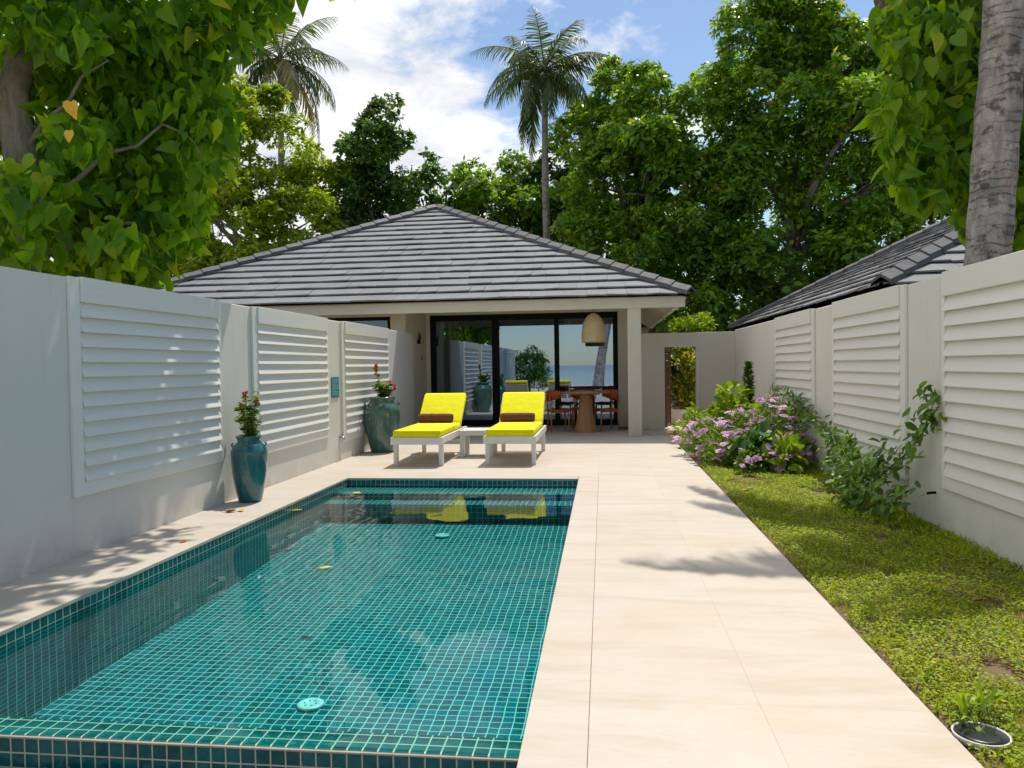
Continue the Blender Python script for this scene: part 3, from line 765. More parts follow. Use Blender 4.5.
# ------------------------------------------------------------------ vases
def vase(name, x, y, H, rb, rw, zw, rn, mat, label, lugs):
    t = tag(empty(name,(x,y,0)), label, 'vase')
    P = []
    N = 26
    for i in range(N+1):
        z = H*.90*i/N; u = z/zw
        if z <= zw: r = rb+(rw-rb)*(math.sin(min(1,u)*PI/2)**.95)
        else:
            v = (z-zw)/(H*.90-zw); r = rn+(rw-rn)*max(0,math.cos(v*PI/2))**.75
        P.append((r,z))
    P += [(rn*.97,H*.93),(rn*1.05,H*.95),(rn*1.12,H*.972),(rn*1.12,H*.99),(rn*1.02,H),(rn*.9,H*.985),(rn*.85,H*.9),(rn*.8,H*.8),(.001,H*.79)]
    b = MB(); b.lathe(P, n=56); b.build('body', mat, t)
    for k in range(lugs):
        a = 2*PI*k/lugs+.4; zl = H*.885; rr = rn*1.3
        b = MB(); ca, sa = math.cos(a), math.sin(a); pts = []
        for q in range(7):
            s = PI*q/6; pts.append((ca*(rr+.020*math.sin(s)*rw/.2), sa*(rr+.020*math.sin(s)*rw/.2), zl-.02+.020*math.cos(s)))
        b.tube(pts, .010*rw/.2, 7); b.build('lug', mat, t)
    return t
vase('tall_vase', -4.02, 8.25, .755, .125, .202, .56, .128, M['vase_blue'], 'dark blue-teal glazed vase standing alone at the edge of the pool by the left wall', 4)
vase('tall_vase', -3.94, 13.25, .985, .205, .322, .74, .215, M['vase_green'], 'large grey-green glazed vase beside the left sun lounger', 4)

# ------------------------------------------------------------------ pot plants
def sprig_plant(name, x, y, z, stems, label, cat, leaf, fl, nl=26, ll=.055, sr=.006, seed=1):
    rr = random.Random(seed)
    t = tag(empty(name,(x,y,z)), label, cat)
    b = MB(); C=[];D=[];L=[]; FH=[]
    for (dx,dy,h,hasf) in stems:
        pts = [Vector((0,0,-.05))+Vector((dx*q**1.3,dy*q**1.3,(h+.05)*q)) for q in (0,.25,.5,.75,1)]
        pts = [p+Vector((rr.uniform(-.01,.01),rr.uniform(-.01,.01),0)) for p in pts]
        b.tube(pts, [sr,sr*.9,sr*.8,sr*.65,sr*.5], 6)
        for k in range(nl):
            u = rr.uniform(.12,1)*4; i = min(3,int(u)); p = pts[i].lerp(pts[i+1],u-i); a = rr.uniform(0,2*PI)
            C.append(p); D.append((math.cos(a),math.sin(a),rr.uniform(-.1,.7))); L.append(ll*rr.uniform(.6,1.2))
        if hasf:
            F=[];FD=[]
            for k in range(int(30*hasf)):
                a = rr.uniform(0,2*PI); e_ = rr.uniform(-.4,1); F.append(pts[-1]+Vector((rr.gauss(0,.010),rr.gauss(0,.010),rr.uniform(-.035,.035)*hasf))); FD.append((math.cos(a),math.sin(a),e_))
            FH.append((F,FD))
    b.build('stem', M['stem'], t)
    for F,FD in FH:
        F=np.array([tuple(c) for c in F]);FD=np.array(FD)
        link_mesh('flower', leaves('flower',F,FD,norm(rng.normal(0,1,F.shape)),rng.uniform(.022,.042,len(F)),'diamond',1.8), fl, t)
    C=np.array([tuple(c) for c in C]);D=np.array(D);N=norm(np.array([0,0,1.])+rng.normal(0,.35,C.shape))
    link_mesh('leaves', leaves('leaves',C,D,N,np.array(L),'oval',1.2), leaf, t)
    if 0: link_mesh('flowers', leaves('flowers',F,FD,norm(rng.normal(0,1,F.shape)),rng.uniform(.022,.04,len(F)),'diamond',1.8), fl, t)
    return t
sprig_plant('flowering_plant',-4.02,8.25,.72,[(-.02,0,.50,1),(.08,.03,.42,1.5),(-.11,.02,.36,1),(.13,-.02,.53,0),(.17,0,.26,0),(-.17,.03,.24,0),(.02,.05,.34,0),(-.06,-.06,.38,0),(.05,-.06,.3,0)],
   'leafy sprigs with dull pink flowers in the blue-teal vase', 'plant', M['f_pot'], M['rose_petal'], 46, .075, seed=3)
sprig_plant('flowering_plant',-3.94,13.25,.95,[(-.10,0,.55,2.2),(-.05,0,.30,0),(.15,0,.27,1.3),(.24,.0,.20,1.3),(.05,.04,.26,0),(-.14,.02,.22,0),(.10,-.04,.25,0),(.0,-.05,.24,0),(.20,.03,.16,0)],
   'green sprigs with bright red flowers in the large green vase', 'plant', M['f_pot'], M['red_petal'], 44, .085, .008, seed=5)

# ------------------------------------------------------------------ sign, tap, wall lamp
sg = tag(empty('wall_sign',(X_L,11.77,1.2)), 'small teal notice on the left wall between two louvre panels', 'sign')
b = MB(); b.bbox(.001,.012,-.17,.17,-.165,.165,.002); b.build('panel', M['sign'], sg)
b = MB()
zz_ = .125
for ln in range(11):
    y = -.135
    while y < .12:
        w = R_.uniform(.012,.05); y1 = min(.135,y+w)
        b.box(.0125,.0140,y,y1,zz_-.004,zz_+.004); y = y1+.009
        if ln in (3,7) and y > 0: break
    zz_ -= .024
b.build('lettering', M['sign_text'], sg)
tp = tag(empty('garden_tap',(X_L,11.93,0)), 'small metal tap with a thin pipe low on the left wall', 'tap')
b = MB(); b.tube([(.012,0,0),(.012,0,.36)], .008, 8); b.build('pipe', M['ring'], tp)
b = MB(); b.tube([(.002,0,.385),(.06,0,.385),(.085,0,.375),(.09,0,.335)], [.016,.014,.013,.011], 10); b.build('spout', M['chrome'], tp)
b = MB(); b.tube([(.045,0,.395),(.045,0,.425)], .008, 8); b.bbox(.038,.052,-.035,.035,.425,.435,.003); b.build('handle', M['chrome'], tp)
sc = tag(empty('wall_lamp',(-4.44,18.0,2.15)), 'small dark wall lamp with two upright prongs on the recessed wall left of the doors', 'lamp')
b = MB(); b.bbox(.001,.07,-.05,.05,-.08,.02,.01); b.build('base', M['black_metal'], sc)
b = MB(); b.tube([(.05,-.03,.0),(.055,-.06,.12),(.06,-.08,.24)], [.02,.014,.004], 8); b.tube([(.05,.03,.0),(.055,.07,.10),(.06,.10,.20)], [.02,.014,.004], 8); b.build('prongs', M['black_metal'], sc)
sw = tag(empty('wall_switch',(-4.44,18.42,1.72)), 'tiny dark switch plate below the wall lamp', 'switch')
b = MB(); b.bbox(.001,.012,-.035,.035,-.05,.05,.003); b.build('plate', M['black_metal'], sw)
b = MB(); b.bbox(.0122,.018,-.014,.014,-.022,.022,.002); b.build('rocker', M['slot'], sw)

# ------------------------------------------------------------------ dining set and pendant
dt = tag(empty('dining_table',(-.40,17.05,0)), 'round wooden dining table on a flared pedestal in front of the glass doors', 'table')
b = MB(); b.lathe([(.001,.872),(.52,.872),(.545,.878),(.55,.892),(.545,.905),(.53,.91),(.001,.91)], n=48); b.build('table_top', M['teak'], dt)
b = MB()
vs=[];N=10
for z,r in ((0,.25),(.05,.245),(.4,.175),(.84,.13)): vs += [(r*math.cos(2*PI*k/N+.2),r*math.sin(2*PI*k/N+.2),z) for k in range(N)]
b.add(vs,[(i*N+k,i*N+(k+1)%N,(i+1)*N+(k+1)%N,(i+1)*N+k) for i in range(3) for k in range(N)]+[tuple(range(3*N,4*N))]); b.build('pedestal', M['teak'], dt)
b = MB(); b.bbox(-.32,.32,-.05,.05,.835,.871,.004); b.bbox(-.05,.05,-.32,-.052,.836,.870,.004); b.bbox(-.05,.05,.052,.32,.836,.870,.004); b.build('cleat', M['teak'], dt)
b = MB(); b.lathe([(.001,.0),(.30,.0),(.30,.006),(.001,.006)], (0,0,.9105), 36); 
o = b.build('table_mat', simple('stone_mat',(.45,.43,.40),.6,.1,6)); o.location=(-.40,17.05,0); tag(o,'thin pale grey round mat lying on the dining table','mat')
def chair(x, y, rz, label):
    t = tag(empty('dining_chair',(x,y,0),rz), label, 'chair', 'rust leather dining chairs')
    # faces +Y in its own frame, curved wrap-around back at -Y
    for sx in (-1,1):
        b = MB(); b.tube([(sx*.23,-.21,0),(sx*.21,-.20,.45),(sx*.20,-.235,.80)], [.014,.021,.017], 8); b.build('leg', M['chair_wood'], t)
        b = MB(); b.tube([(sx*.22,.21,0),(sx*.20,.19,.46)], [.014,.021], 8); b.build('leg', M['chair_wood'], t)
        b = MB(); b.tube([(sx*.208,-.20,.44),(sx*.203,.19,.44)], .014, 7); b.build('side_rail', M['chair_wood'], t)
    b = MB(); rounded_slab(b,-.235,.235,[(-.22,.455),(-.2,.455),(.0,.448),(.2,.455),(.23,.452)],.05,.02); b.build('seat', M['rust'], t)
    b = MB(); vs=[]; n=20
    for i in range(n+1):
        a = PI*(1.0+i/n)*1.0; w = math.sin(PI*i/n); lo = .775-.10*w; hi = .925
        for r,z in ((.27,lo),(.285,hi),(.262,hi+.006),(.248,lo+.004)): vs.append((r*math.cos(a)*1.0, r*math.sin(a)*.95+.0, z))
    b.add(vs,[(i*4+k,i*4+(k+1)%4,(i+1)*4+(k+1)%4,(i+1)*4+k) for i in range(n) for k in range(4)]+[(0,1,2,3),(n*4+3,n*4+2,n*4+1,n*4)],True)
    b.build('backrest', M['rust'], t)
    return t
chair(-1.02, 17.28, -PI/2+.25, 'rust leather chair with curved back at the left of the round table')
chair(.06, 17.45, PI/2+.35, 'rust leather chair with curved back at the right of the round table')
chair(-.50, 17.95, PI-.1, 'rust leather chair behind the round table, mostly hidden by its pedestal')
pl = tag(empty('pendant_lamp',(-.205,17.25,2.01)), 'bell shaped woven rattan pendant lamp hanging over the dining table', 'lamp')
b = MB(); b.tube([(0,0,.64),(0,0,.925)], .006, 6); b.build('cord', M['black_metal'], pl)
prof = [(.262,.0),(.264,.06),(.262,.18),(.252,.30),(.228,.42),(.180,.53),(.110,.61),(.045,.645),(.001,.65)]
b = MB(); b.lathe(prof, (0,0,0), 72, .018, 36); b.lathe([(r*.965,z-.004) for r,z in prof], (0,0,0), 48)
sh = b.build('shade', M['rattan'], pl)
b = MB()
for z,r in ((.0,.266),(.18,.267),(.33,.252),(.46,.216)): b.tube([(r*math.cos(2*PI*k/36),r*math.sin(2*PI*k/36),z) for k in range(37)], .007, 6, False)
b.build('hoop', M['rattan'], sh)
b = MB(); b.lathe([(.001,0),(.04,.02),(.055,.06),(.04,.10),(.02,.14),(.001,.15)], (0,0,.25), 16); b.build('bulb', M['ring'], pl)

# ------------------------------------------------------------------ ground light in the grass
ul = tag(empty('ground_light',(1.474,3.19,-.012)), 'round in-ground light with a white ring and dark glass in the grass beside the path', 'light')
b = MB(); b.lathe([(.100,0),(.102,.020),(.105,.025),(.098,.026),(.096,.020)], n=48); b.build('ring', M['ring'], ul)
b = MB(); b.lathe([(.0965,.022),(.06,.0225),(.001,.023)], n=40); b.build('glass', M['glass_dark'], ul)

# ------------------------------------------------------------------ fallen leaves
def fallen(x, y, z, s, rz, mat, label, curl=.35):
    b = MB(); pts = [(0,0),(.12,.22),(.38,.36),(.66,.28),(1,0)]
    vs = [];
    for i,(u,w) in enumerate(pts):
        for q in (-1,0,1): vs.append(((u-.5)*s, q*w*s, (abs(q)*curl*w + .25*curl*abs(u-.5)**1.5)*s*(1.0)))
    fs = [(i*3+k,(i+1)*3+k,(i+1)*3+k+1,i*3+k+1) for i in range(4) for k in range(2)]
    b.add(vs, fs, True); b.tube([(-.5*s,0,.02*s),(-.72*s,.03*s,.04*s)], .012*s+.0006, 5)
    o = b.build('fallen_leaf', mat); o.location=(x,y,z); o.rotation_euler=(R_.uniform(-.1,.1),R_.uniform(-.1,.1),rz)
    return tag(o, label, 'leaf', 'fallen leaves')
fallen(-3.92,7.60,.006,.12,.4,M['leaf_b'],'curled brown-yellow fallen leaf at the foot of the blue-teal vase',.6)
fallen(-3.84,7.66,.006,.10,2.2,M['leaf_y'],'smaller yellowish leaf touching the brown one by the blue-teal vase',.6)
fallen(-3.67,6.25,.006,.075,1.1,M['leaf_o'],'tiny orange fallen leaf alone on the left coping')
fallen(-3.44,8.18,Z_W+.004,.14,.2,M['leaf_y'],'yellow leaf floating at the pool edge near the blue-teal vase',.2)
fallen(-2.22,5.83,Z_W+.004,.115,.1,M['leaf_y'],'yellow leaf floating in the middle of the pool',.15)
fallen(-3.13,9.35,Z_W+.004,.13,-.2,M['leaf_y'],'orange-yellow leaf floating over the pool steps near the far left corner',.2)
fallen(1.62,9.0,.03,.11,.8,M['leaf_o'],'reddish fallen leaf lying on the grass by the flowers',.4)
fallen(2.25,4.9,.03,.085,.3,M['leaf_b'],'dry brown fallen leaf in the grass near the right wall',.6)

# ------------------------------------------------------------------ trees
def blob_points(blobs, n, inner=.55, outer=1.05, r=rng):
    B = np.array(blobs); w = B[:,3]**2.2; w /= w.sum()
    idx = r.choice(len(B), n, p=w); d = norm(r.normal(0,1,(n,3)))
    rad = inner+(outer-inner)*r.random(n)**.6
    sq = np.array([1,1,.85])
    return B[idx,:3]+d*(B[idx,3]*rad)[:,None]*sq, d
def crown_rosette(name, blobs, n, K, leafL, mat, parent, spread=.9, wide=1.0, inner=.5):
    """boughs: each blob carries smaller leaf clumps, each clump a dome of leaf rosettes"""
    B = np.array(blobs); nc = max(len(blobs)*3, n//17)
    cc, co = blob_points(blobs, nc, inner, 1.0)
    cr = np.clip(rng.gamma(6, .075, nc), .18, .85)*min(1.0, B[:,3].mean()/1.1)
    w_ = cr**1.8; ci = rng.choice(nc, n, p=w_/w_.sum())
    o = norm(rng.normal(0,1,(n,3))+np.array([0,0,.45])+co[ci]*.45)
    P = cc[ci]+o*(cr[ci]*(.55+.5*rng.random(n)))[:,None]*np.array([1.1,1.1,.8])
    A = norm(o*.8+np.array([0,0,.7])+rng.normal(0,.3,o.shape))
    T = norm(np.cross(A, rng.normal(0,1,A.shape))); U = np.cross(A,T)
    ang = rng.uniform(0,2*PI,(len(P),K)); el = rng.uniform(-.25,.75,(len(P),K))
    D = (np.cos(ang)[...,None]*T[:,None]+np.sin(ang)[...,None]*U[:,None])*spread+el[...,None]*A[:,None]
    N = norm(A[:,None]+rng.normal(0,.32,D.shape)); Lf = leafL*rng.uniform(.5,1.3,(len(P),K))*rng.uniform(.75,1.2,(len(P),1))
    C = P[:,None]+norm(D)*.05+rng.normal(0,leafL*.25,D.shape)
    me = leaves(name, C.reshape(-1,3), D.reshape(-1,3), N.reshape(-1,3), Lf.ravel(), 'diamond', wide)
    return link_mesh(name, me, mat, parent)
def limbs(b, base, blobs, r0, fork, n=9, seg=7):
    """trunk to a fork point then bending limbs into the blobs"""
    base = Vector(base); fk = Vector(fork)
    pts = [base.lerp(fk, i/6)+Vector((R_.uniform(-1,1),R_.uniform(-1,1),0))*r0*.5*(0<i<6) for i in range(7)]
    b.tube(pts, [r0*(1.25-.55*i/6) for i in range(7)], 12, wob=.06)
    bl = sorted(blobs, key=lambda q:-q[3])[:n]
    for q in bl:
        e_ = Vector(q[:3]); st_ = pts[-1-R_.choice((0,0,1,2))]; m = st_.lerp(e_,.5)+Vector((R_.uniform(-.3,.3),R_.uniform(-.3,.3),R_.uniform(-.1,.4)))*q[3]
        pp = [ (st_*(1-t)**2+m*2*t*(1-t)+e_*t*t) for t in [i/seg for i in range(seg+1)]]
        b.tube(pp, [r0*.55*(1-.8*i/seg) for i in range(seg+1)], 8)
        for k in range(5):
            a = pp[R_.randint(3,seg-1)]; d = Vector((R_.gauss(0,1),R_.gauss(0,1),R_.gauss(.4,.7))).normalized()*q[3]*R_.uniform(.6,1.0)
            b.tube([a,a+d*.5+Vector((0,0,.05)),a+d], [r0*.16,r0*.1,r0*.04], 5)
def far_tree(label, blobs, n, K, leafL, fmat, base, fork, r0, wide=1.0, inner=.45, bmat='bark'):
    t = tag(empty('broadleaf_tree',(base[0],base[1],0)), label, 'tree')
    off = Vector((-base[0],-base[1],0))
    b = MB(); limbs(b, base, blobs, r0, fork); o = b.build('trunk', M[bmat], t); o.location = off
    c = crown_rosette('crown', blobs, n, K, leafL, fmat, t, wide=wide, inner=inner); c.location = off
    return t
T_DARK = [(-9.02,33.21,13.01,.65),(-9.76,34.13,12.13,1.25),(-11.17,33.61,10.93,1.24),(-8.57,34.31,10.76,1.35),(-10.5,34.38,9.72,1.81),(-7.61,32.7,9.0,1.03),(-6.37,32.54,10.07,.3),(-6.73,35.01,9.71,.46),(-11.56,33.28,9.07,1.4),(-7.08,33.2,7.91,1.05),(-9.5,35.49,8.28,1.63),(-10.87,33.91,12.35,.71),(-10.32,35.01,14.28,.37),(-11.68,33.93,7.62,1.56),(-9.3,33.5,6.5,1.6)]
T_YEL = [(-15.16,31.92,12.61,1.59),(-15.48,30.45,9.87,2.0),(-13.6,31.91,11.02,1.59),(-12.41,32.6,9.62,1.11),(-14.18,31.57,8.6,1.74),(-17.41,32.22,12.61,1.44),(-13.04,32.01,7.56,1.89),(-14.9,30.19,6.89,1.78),(-18.23,32.27,9.12,1.91),(-14.39,31.77,13.38,.67),(-11.26,30.9,8.34,.73),(-19.5,31.5,6.5,2.2),(-17,30.5,5.5,2.0)]
T_LOW = [(-6.13,35.59,9.58,1.12),(-4.77,38.1,10.57,1.3),(-3.18,36.92,9.27,1.36),(-5.5,37.66,8.52,1.78),(-7.51,38.14,8.68,1.25),(-3.85,36.69,11.4,.43),(-6.33,36.83,10.68,.68),(-4.5,37,7,1.8)]
T_LOW2 = [(-1.98,37.64,11.32,.89),(-1.25,38.26,12.68,.8),(-2.02,37.9,9.67,1.74),(-.6,37.5,10.8,1.2),(-1.5,37.2,7.8,1.9)]
T_MIDR = [(.75,32.31,12.71,1.27),(-.01,32.14,11.05,1.43),(1.9,29.79,11.77,1.02),(1.89,29.91,9.72,1.88),(3.43,30.15,10.86,1.19),(.46,32.4,9.02,2.04),(3.09,30.81,7.36,2.1),(-.46,31.38,7.2,1.4),(4.3,30.4,12.23,.56),(-.63,31.02,9.55,1.06),(2.35,30.66,12.83,.64),(1.5,30.55,6.39,2.01),(-.2,31.25,12.0,.66),(3.9,31.25,5.63,1.72),(5.48,32.21,13.22,.51),(3.2,30.8,3.6,1.6)]
T_BIG = [(6.04,30.05,13.69,1.34),(7.69,30.79,14.46,1.37),(9.28,30.57,13.51,1.61),(5.37,30.97,11.6,1.38),(7.48,30.01,11.35,2.36),(9.21,28.49,10.38,1.68),(5.92,30.58,8.75,2.21),(8.79,30.89,7.74,2.43),(4.7,30.71,8.25,1.61),(7.01,29.71,5.51,2.15),(4.88,30.14,4.87,1.66),(9.69,28.63,7.57,1.8),(10.69,30.5,12.83,1.12),(5.62,29.72,14.32,.78),(3.58,28.86,3.65,.83),(9.36,28.19,5.04,1.85),(6.71,30.56,15.19,.8),(5.44,30.97,9.84,1.22),(8.0,29.23,14.48,.77),(5.6,30,2.8,1.7)]
T_BACK = [(12.05,30.27,8.77,2.3),(13.25,31.4,6.75,2.3),(12.4,30.4,11.2,2.0),(15.2,31,8.5,2.6),(14.2,30.5,12,2.2),(17,31,10,2.8)]
far_tree('dark green tree behind the roof, left of its peak', T_DARK, 2300, 9, .27, M['f_dark'], (-9.6,34,-.04), (-9.7,34,7.0), .28, 1.15, bmat='bark_d')
far_tree('yellowish green tree behind the left end of the roof', T_YEL, 5200, 9, .25, M['f_yel'], (-15.2,31.6,-.04), (-15,31.6,7.0), .3)
far_tree('low mid-green tree just right of the roof peak', T_LOW, 2600, 9, .27, M['f_low'], (-5,37,-.04), (-5,37,6.8), .22, 1.1)
far_tree('dark tree directly behind the slim palm trunk', T_LOW2, 1500, 9, .27, M['f_dark'], (-1.6,37.6,-.04), (-1.6,37.6,7.2), .22, 1.1, bmat='bark_d')
far_tree('broad yellow-tipped green tree between the slim palm and the tallest tree', T_MIDR, 5600, 9, .26, M['f_big'], (1.9,31,-.04), (1.8,31,6.5), .34)
far_tree('tallest dense green tree, above the garden doorway', T_BIG, 9500, 9, .26, M['f_big'], (7.2,30.2,-.04), (7.2,30.2,6.0), .42)
far_tree('dark tree behind the neighbour\'s roof at the right', T_BACK, 4200, 9, .27, M['f_dark'], (14,31,-.04), (14,31,6.5), .35, bmat='bark_d')
# a hedge-like screen of undergrowth far behind everything
und = [(x, 40+R_.uniform(-1,2), R_.uniform(.8,4.2), R_.uniform(1.6,2.4)) for x in np.arange(-34,36,2.0)]
o = crown_rosette('undergrowth', und, 5200, 8, .36, M['f_dark'], None); tag(o,'dark undergrowth behind the villa','undergrowth',kind='stuff')

# heart-leaf trees close to the camera
def heart_crown(blobs, n, L, mat, parent, inner=.25, down=1.0, nrm=(0,-.25,.35)):
    P, o = blob_points(blobs, n, inner, 1.08)
    D = np.array([0,0,-down])+o*.5+rng.normal(0,.55,P.shape)
    N = o*.5+np.array(nrm)+rng.normal(0,.75,P.shape)
    me = leaves('crown', P, D, N, L*rng.uniform(.35,1.25,n)**1.0, 'heart', .95)
    return link_mesh('crown', me, mat, parent)
T_LEFT = [(-5.72,7.3,4.93,.58),(-4.94,7.3,4.98,.58),(-4.3,7.5,4.92,.49),(-3.75,7.6,5.18,.36),(-3.35,7.7,5.46,.28),(-5.67,7.5,4.17,.54),(-4.94,7.6,4.27,.55),(-4.21,7.5,4.2,.39),(-6.21,7.7,3.39,.61),(-5.37,7.6,3.39,.55),(-4.72,7.6,3.41,.42),(-4.5,7.6,3.0,.35),(-4.25,7.6,3.25,.18),(-5.23,7.8,2.83,.46),(-6.3,8.1,2.8,.53),(-4.95,7.7,2.62,.22),(-6.53,7.3,4.36,.58),(-5.47,7.3,5.72,.58),(-4.68,7.8,6.03,.61),(-3.93,7.5,4.69,.18),(-3.84,7.3,3.61,.13),(-5.85,7.6,5.01,.46),
   (-5.1,6.35,3.1,.38),(-5.3,6.4,2.6,.4),(-4.6,6.8,2.7,.3),(-5.3,6.3,5.0,.45),(-4.9,6.5,4.6,.35),(-4.85,6.6,3.7,.28),(-5.0,8.0,3.7,.6),(-4.5,8.0,4.5,.5),(-3.9,7.9,5.3,.4),(-5.6,8.2,3.1,.6),(-5.5,8.3,2.6,.4),(-4.05,7.7,4.1,.28),(-4.2,7.6,3.75,.25),(-6.0,8.6,4.0,.7),(-5.6,8.8,5.2,.8),(-4.7,8.9,6.6,.7),(-6.6,6.3,3.4,.6),(-6.3,6.1,4.6,.6),(-5.3,6.1,5.8,.6)]
T_LEFT_UP = [(-3.6,7.0,7.0,.8),(-3.4,8.2,7.4,.9),(-3.5,9.4,7.4,.85),(-3.7,10.0,7.1,.5),(-3.0,7.6,7.8,.5),(-4.3,8.6,7.0,.8),(-3.9,6.3,6.6,.6),(-4.4,9.6,7.3,.7),(-4.4,9.3,7.8,.75),(-3.9,8.6,8.4,.7),(-4.6,7.6,7.6,.8),(-4.1,10.2,8.6,.6),(-5.3,8.2,8.8,.9),(-3.7,7.2,7.4,.55),(-4.5,6.5,6.8,.7),(-5.0,10.2,8.4,.8)]
lt = tag(empty('heart_leaf_tree',(-5.5,7.2,0)), 'large-leaved tree with heart-shaped leaves leaning over the left wall', 'tree')
b = MB(); tr = [(-5.55,6.9,-.04),(-5.62,6.95,1.5),(-5.72,7.0,2.8),(-5.70,6.98,3.5),(-5.78,7.0,4.3),(-5.6,7.2,5.4),(-5.2,7.5,6.6)]
b.tube(tr, [.22,.19,.16,.15,.14,.12,.09], 16, wob=.10)
for p,q,r in (((-5.72,7.0,3.1),(-4.4,7.3,4.0),.055),((-5.75,7.0,3.6),(-4.7,6.9,4.5),.045),((-5.78,7.0,4.2),(-6.4,7.2,4.9),.07),((-5.22,7.5,6.4),(-4.3,8.4,8.0),.07),((-5.58,7.25,5.5),(-3.6,7.7,5.6),.05),((-5.45,7.35,5.9),(-4.0,7.4,7.4),.06),((-5.72,7.0,2.9),(-6.3,7.8,3.2),.06),((-5.72,7.0,2.6),(-4.5,7.5,3.2),.045),((-4.4,7.3,4.0),(-3.9,7.4,3.6),.02)):
    p=Vector(p);q=Vector(q); pts=[p.lerp(q,i/5)+Vector((R_.uniform(-.05,.05),R_.uniform(-.05,.05),R_.uniform(-.05,.08)))*(0<i<5) for i in range(6)]
    b.tube(pts,[.72*r*(1-.14*i) for i in range(6)],8)
o = b.build('trunk', M['bark'], lt); o.location = (5.5,-7.2,0)
c = heart_crown(T_LEFT, 10500, .16, M['f_heart'], lt); c.location = (5.5,-7.2,0)
c = heart_crown(T_LEFT_UP, 3300, .25, M['f_heart'], lt, .2); c.location = (5.5,-7.2,0)
for (x,y,z,s) in ((-4.36,5.9,3.68,.13),(-4.42,5.95,3.48,.09)):
    me = leaves('leaf', np.array([[x,y,z+s/2]]), np.array([[.05,0,-1.]]), np.array([[.1,-1,.15]]), np.array([s]), 'heart', 1.1)
    o = link_mesh('yellow_leaf', me, M['leaf_y'], lt); o.location = (5.5,-7.2,0); o['label']='single yellow leaf among the green ones'

T_RIGHT = [(3.35,8.3,4.66,.46),(3.06,8.3,4.12,.31),(4.01,8.8,4.71,.58),(3.2,8.3,3.55,.31),(3.81,8.7,3.95,.57),(3.55,8.5,3.45,.30),(4.36,8.8,3.73,.58),(4.21,8.7,3.13,.43),(3.22,8.6,5.1,.32),(4.71,8.9,4.5,.7),(3.85,8.8,5.57,.69),(3.3,8.3,3.19,.17),(2.99,8.2,3.73,.17),(4.26,8.6,2.8,.25),(3.06,8.2,3.18,.1),(5.0,9.2,5.6,.9),(4.4,9.2,6.5,.9),(5.6,8.8,4.4,.8),(3.5,8.7,5.9,.45)]
rt = tag(empty('heart_leaf_tree',(5.2,9.4,0)), 'bright green large-leaved tree hanging over the right wall behind the thick palm trunk', 'tree')
b = MB(); limbs(b,(5.2,9.4,-.04),T_RIGHT,.16,(5.0,9.2,4.0),8); o=b.build('trunk',M['bark'],rt); o.location=(-5.2,-9.4,0)
c = heart_crown(T_RIGHT, 7500, .165, M['f_heart_r'], rt, .4, 1.0); c.location=(-5.2,-9.4,0)

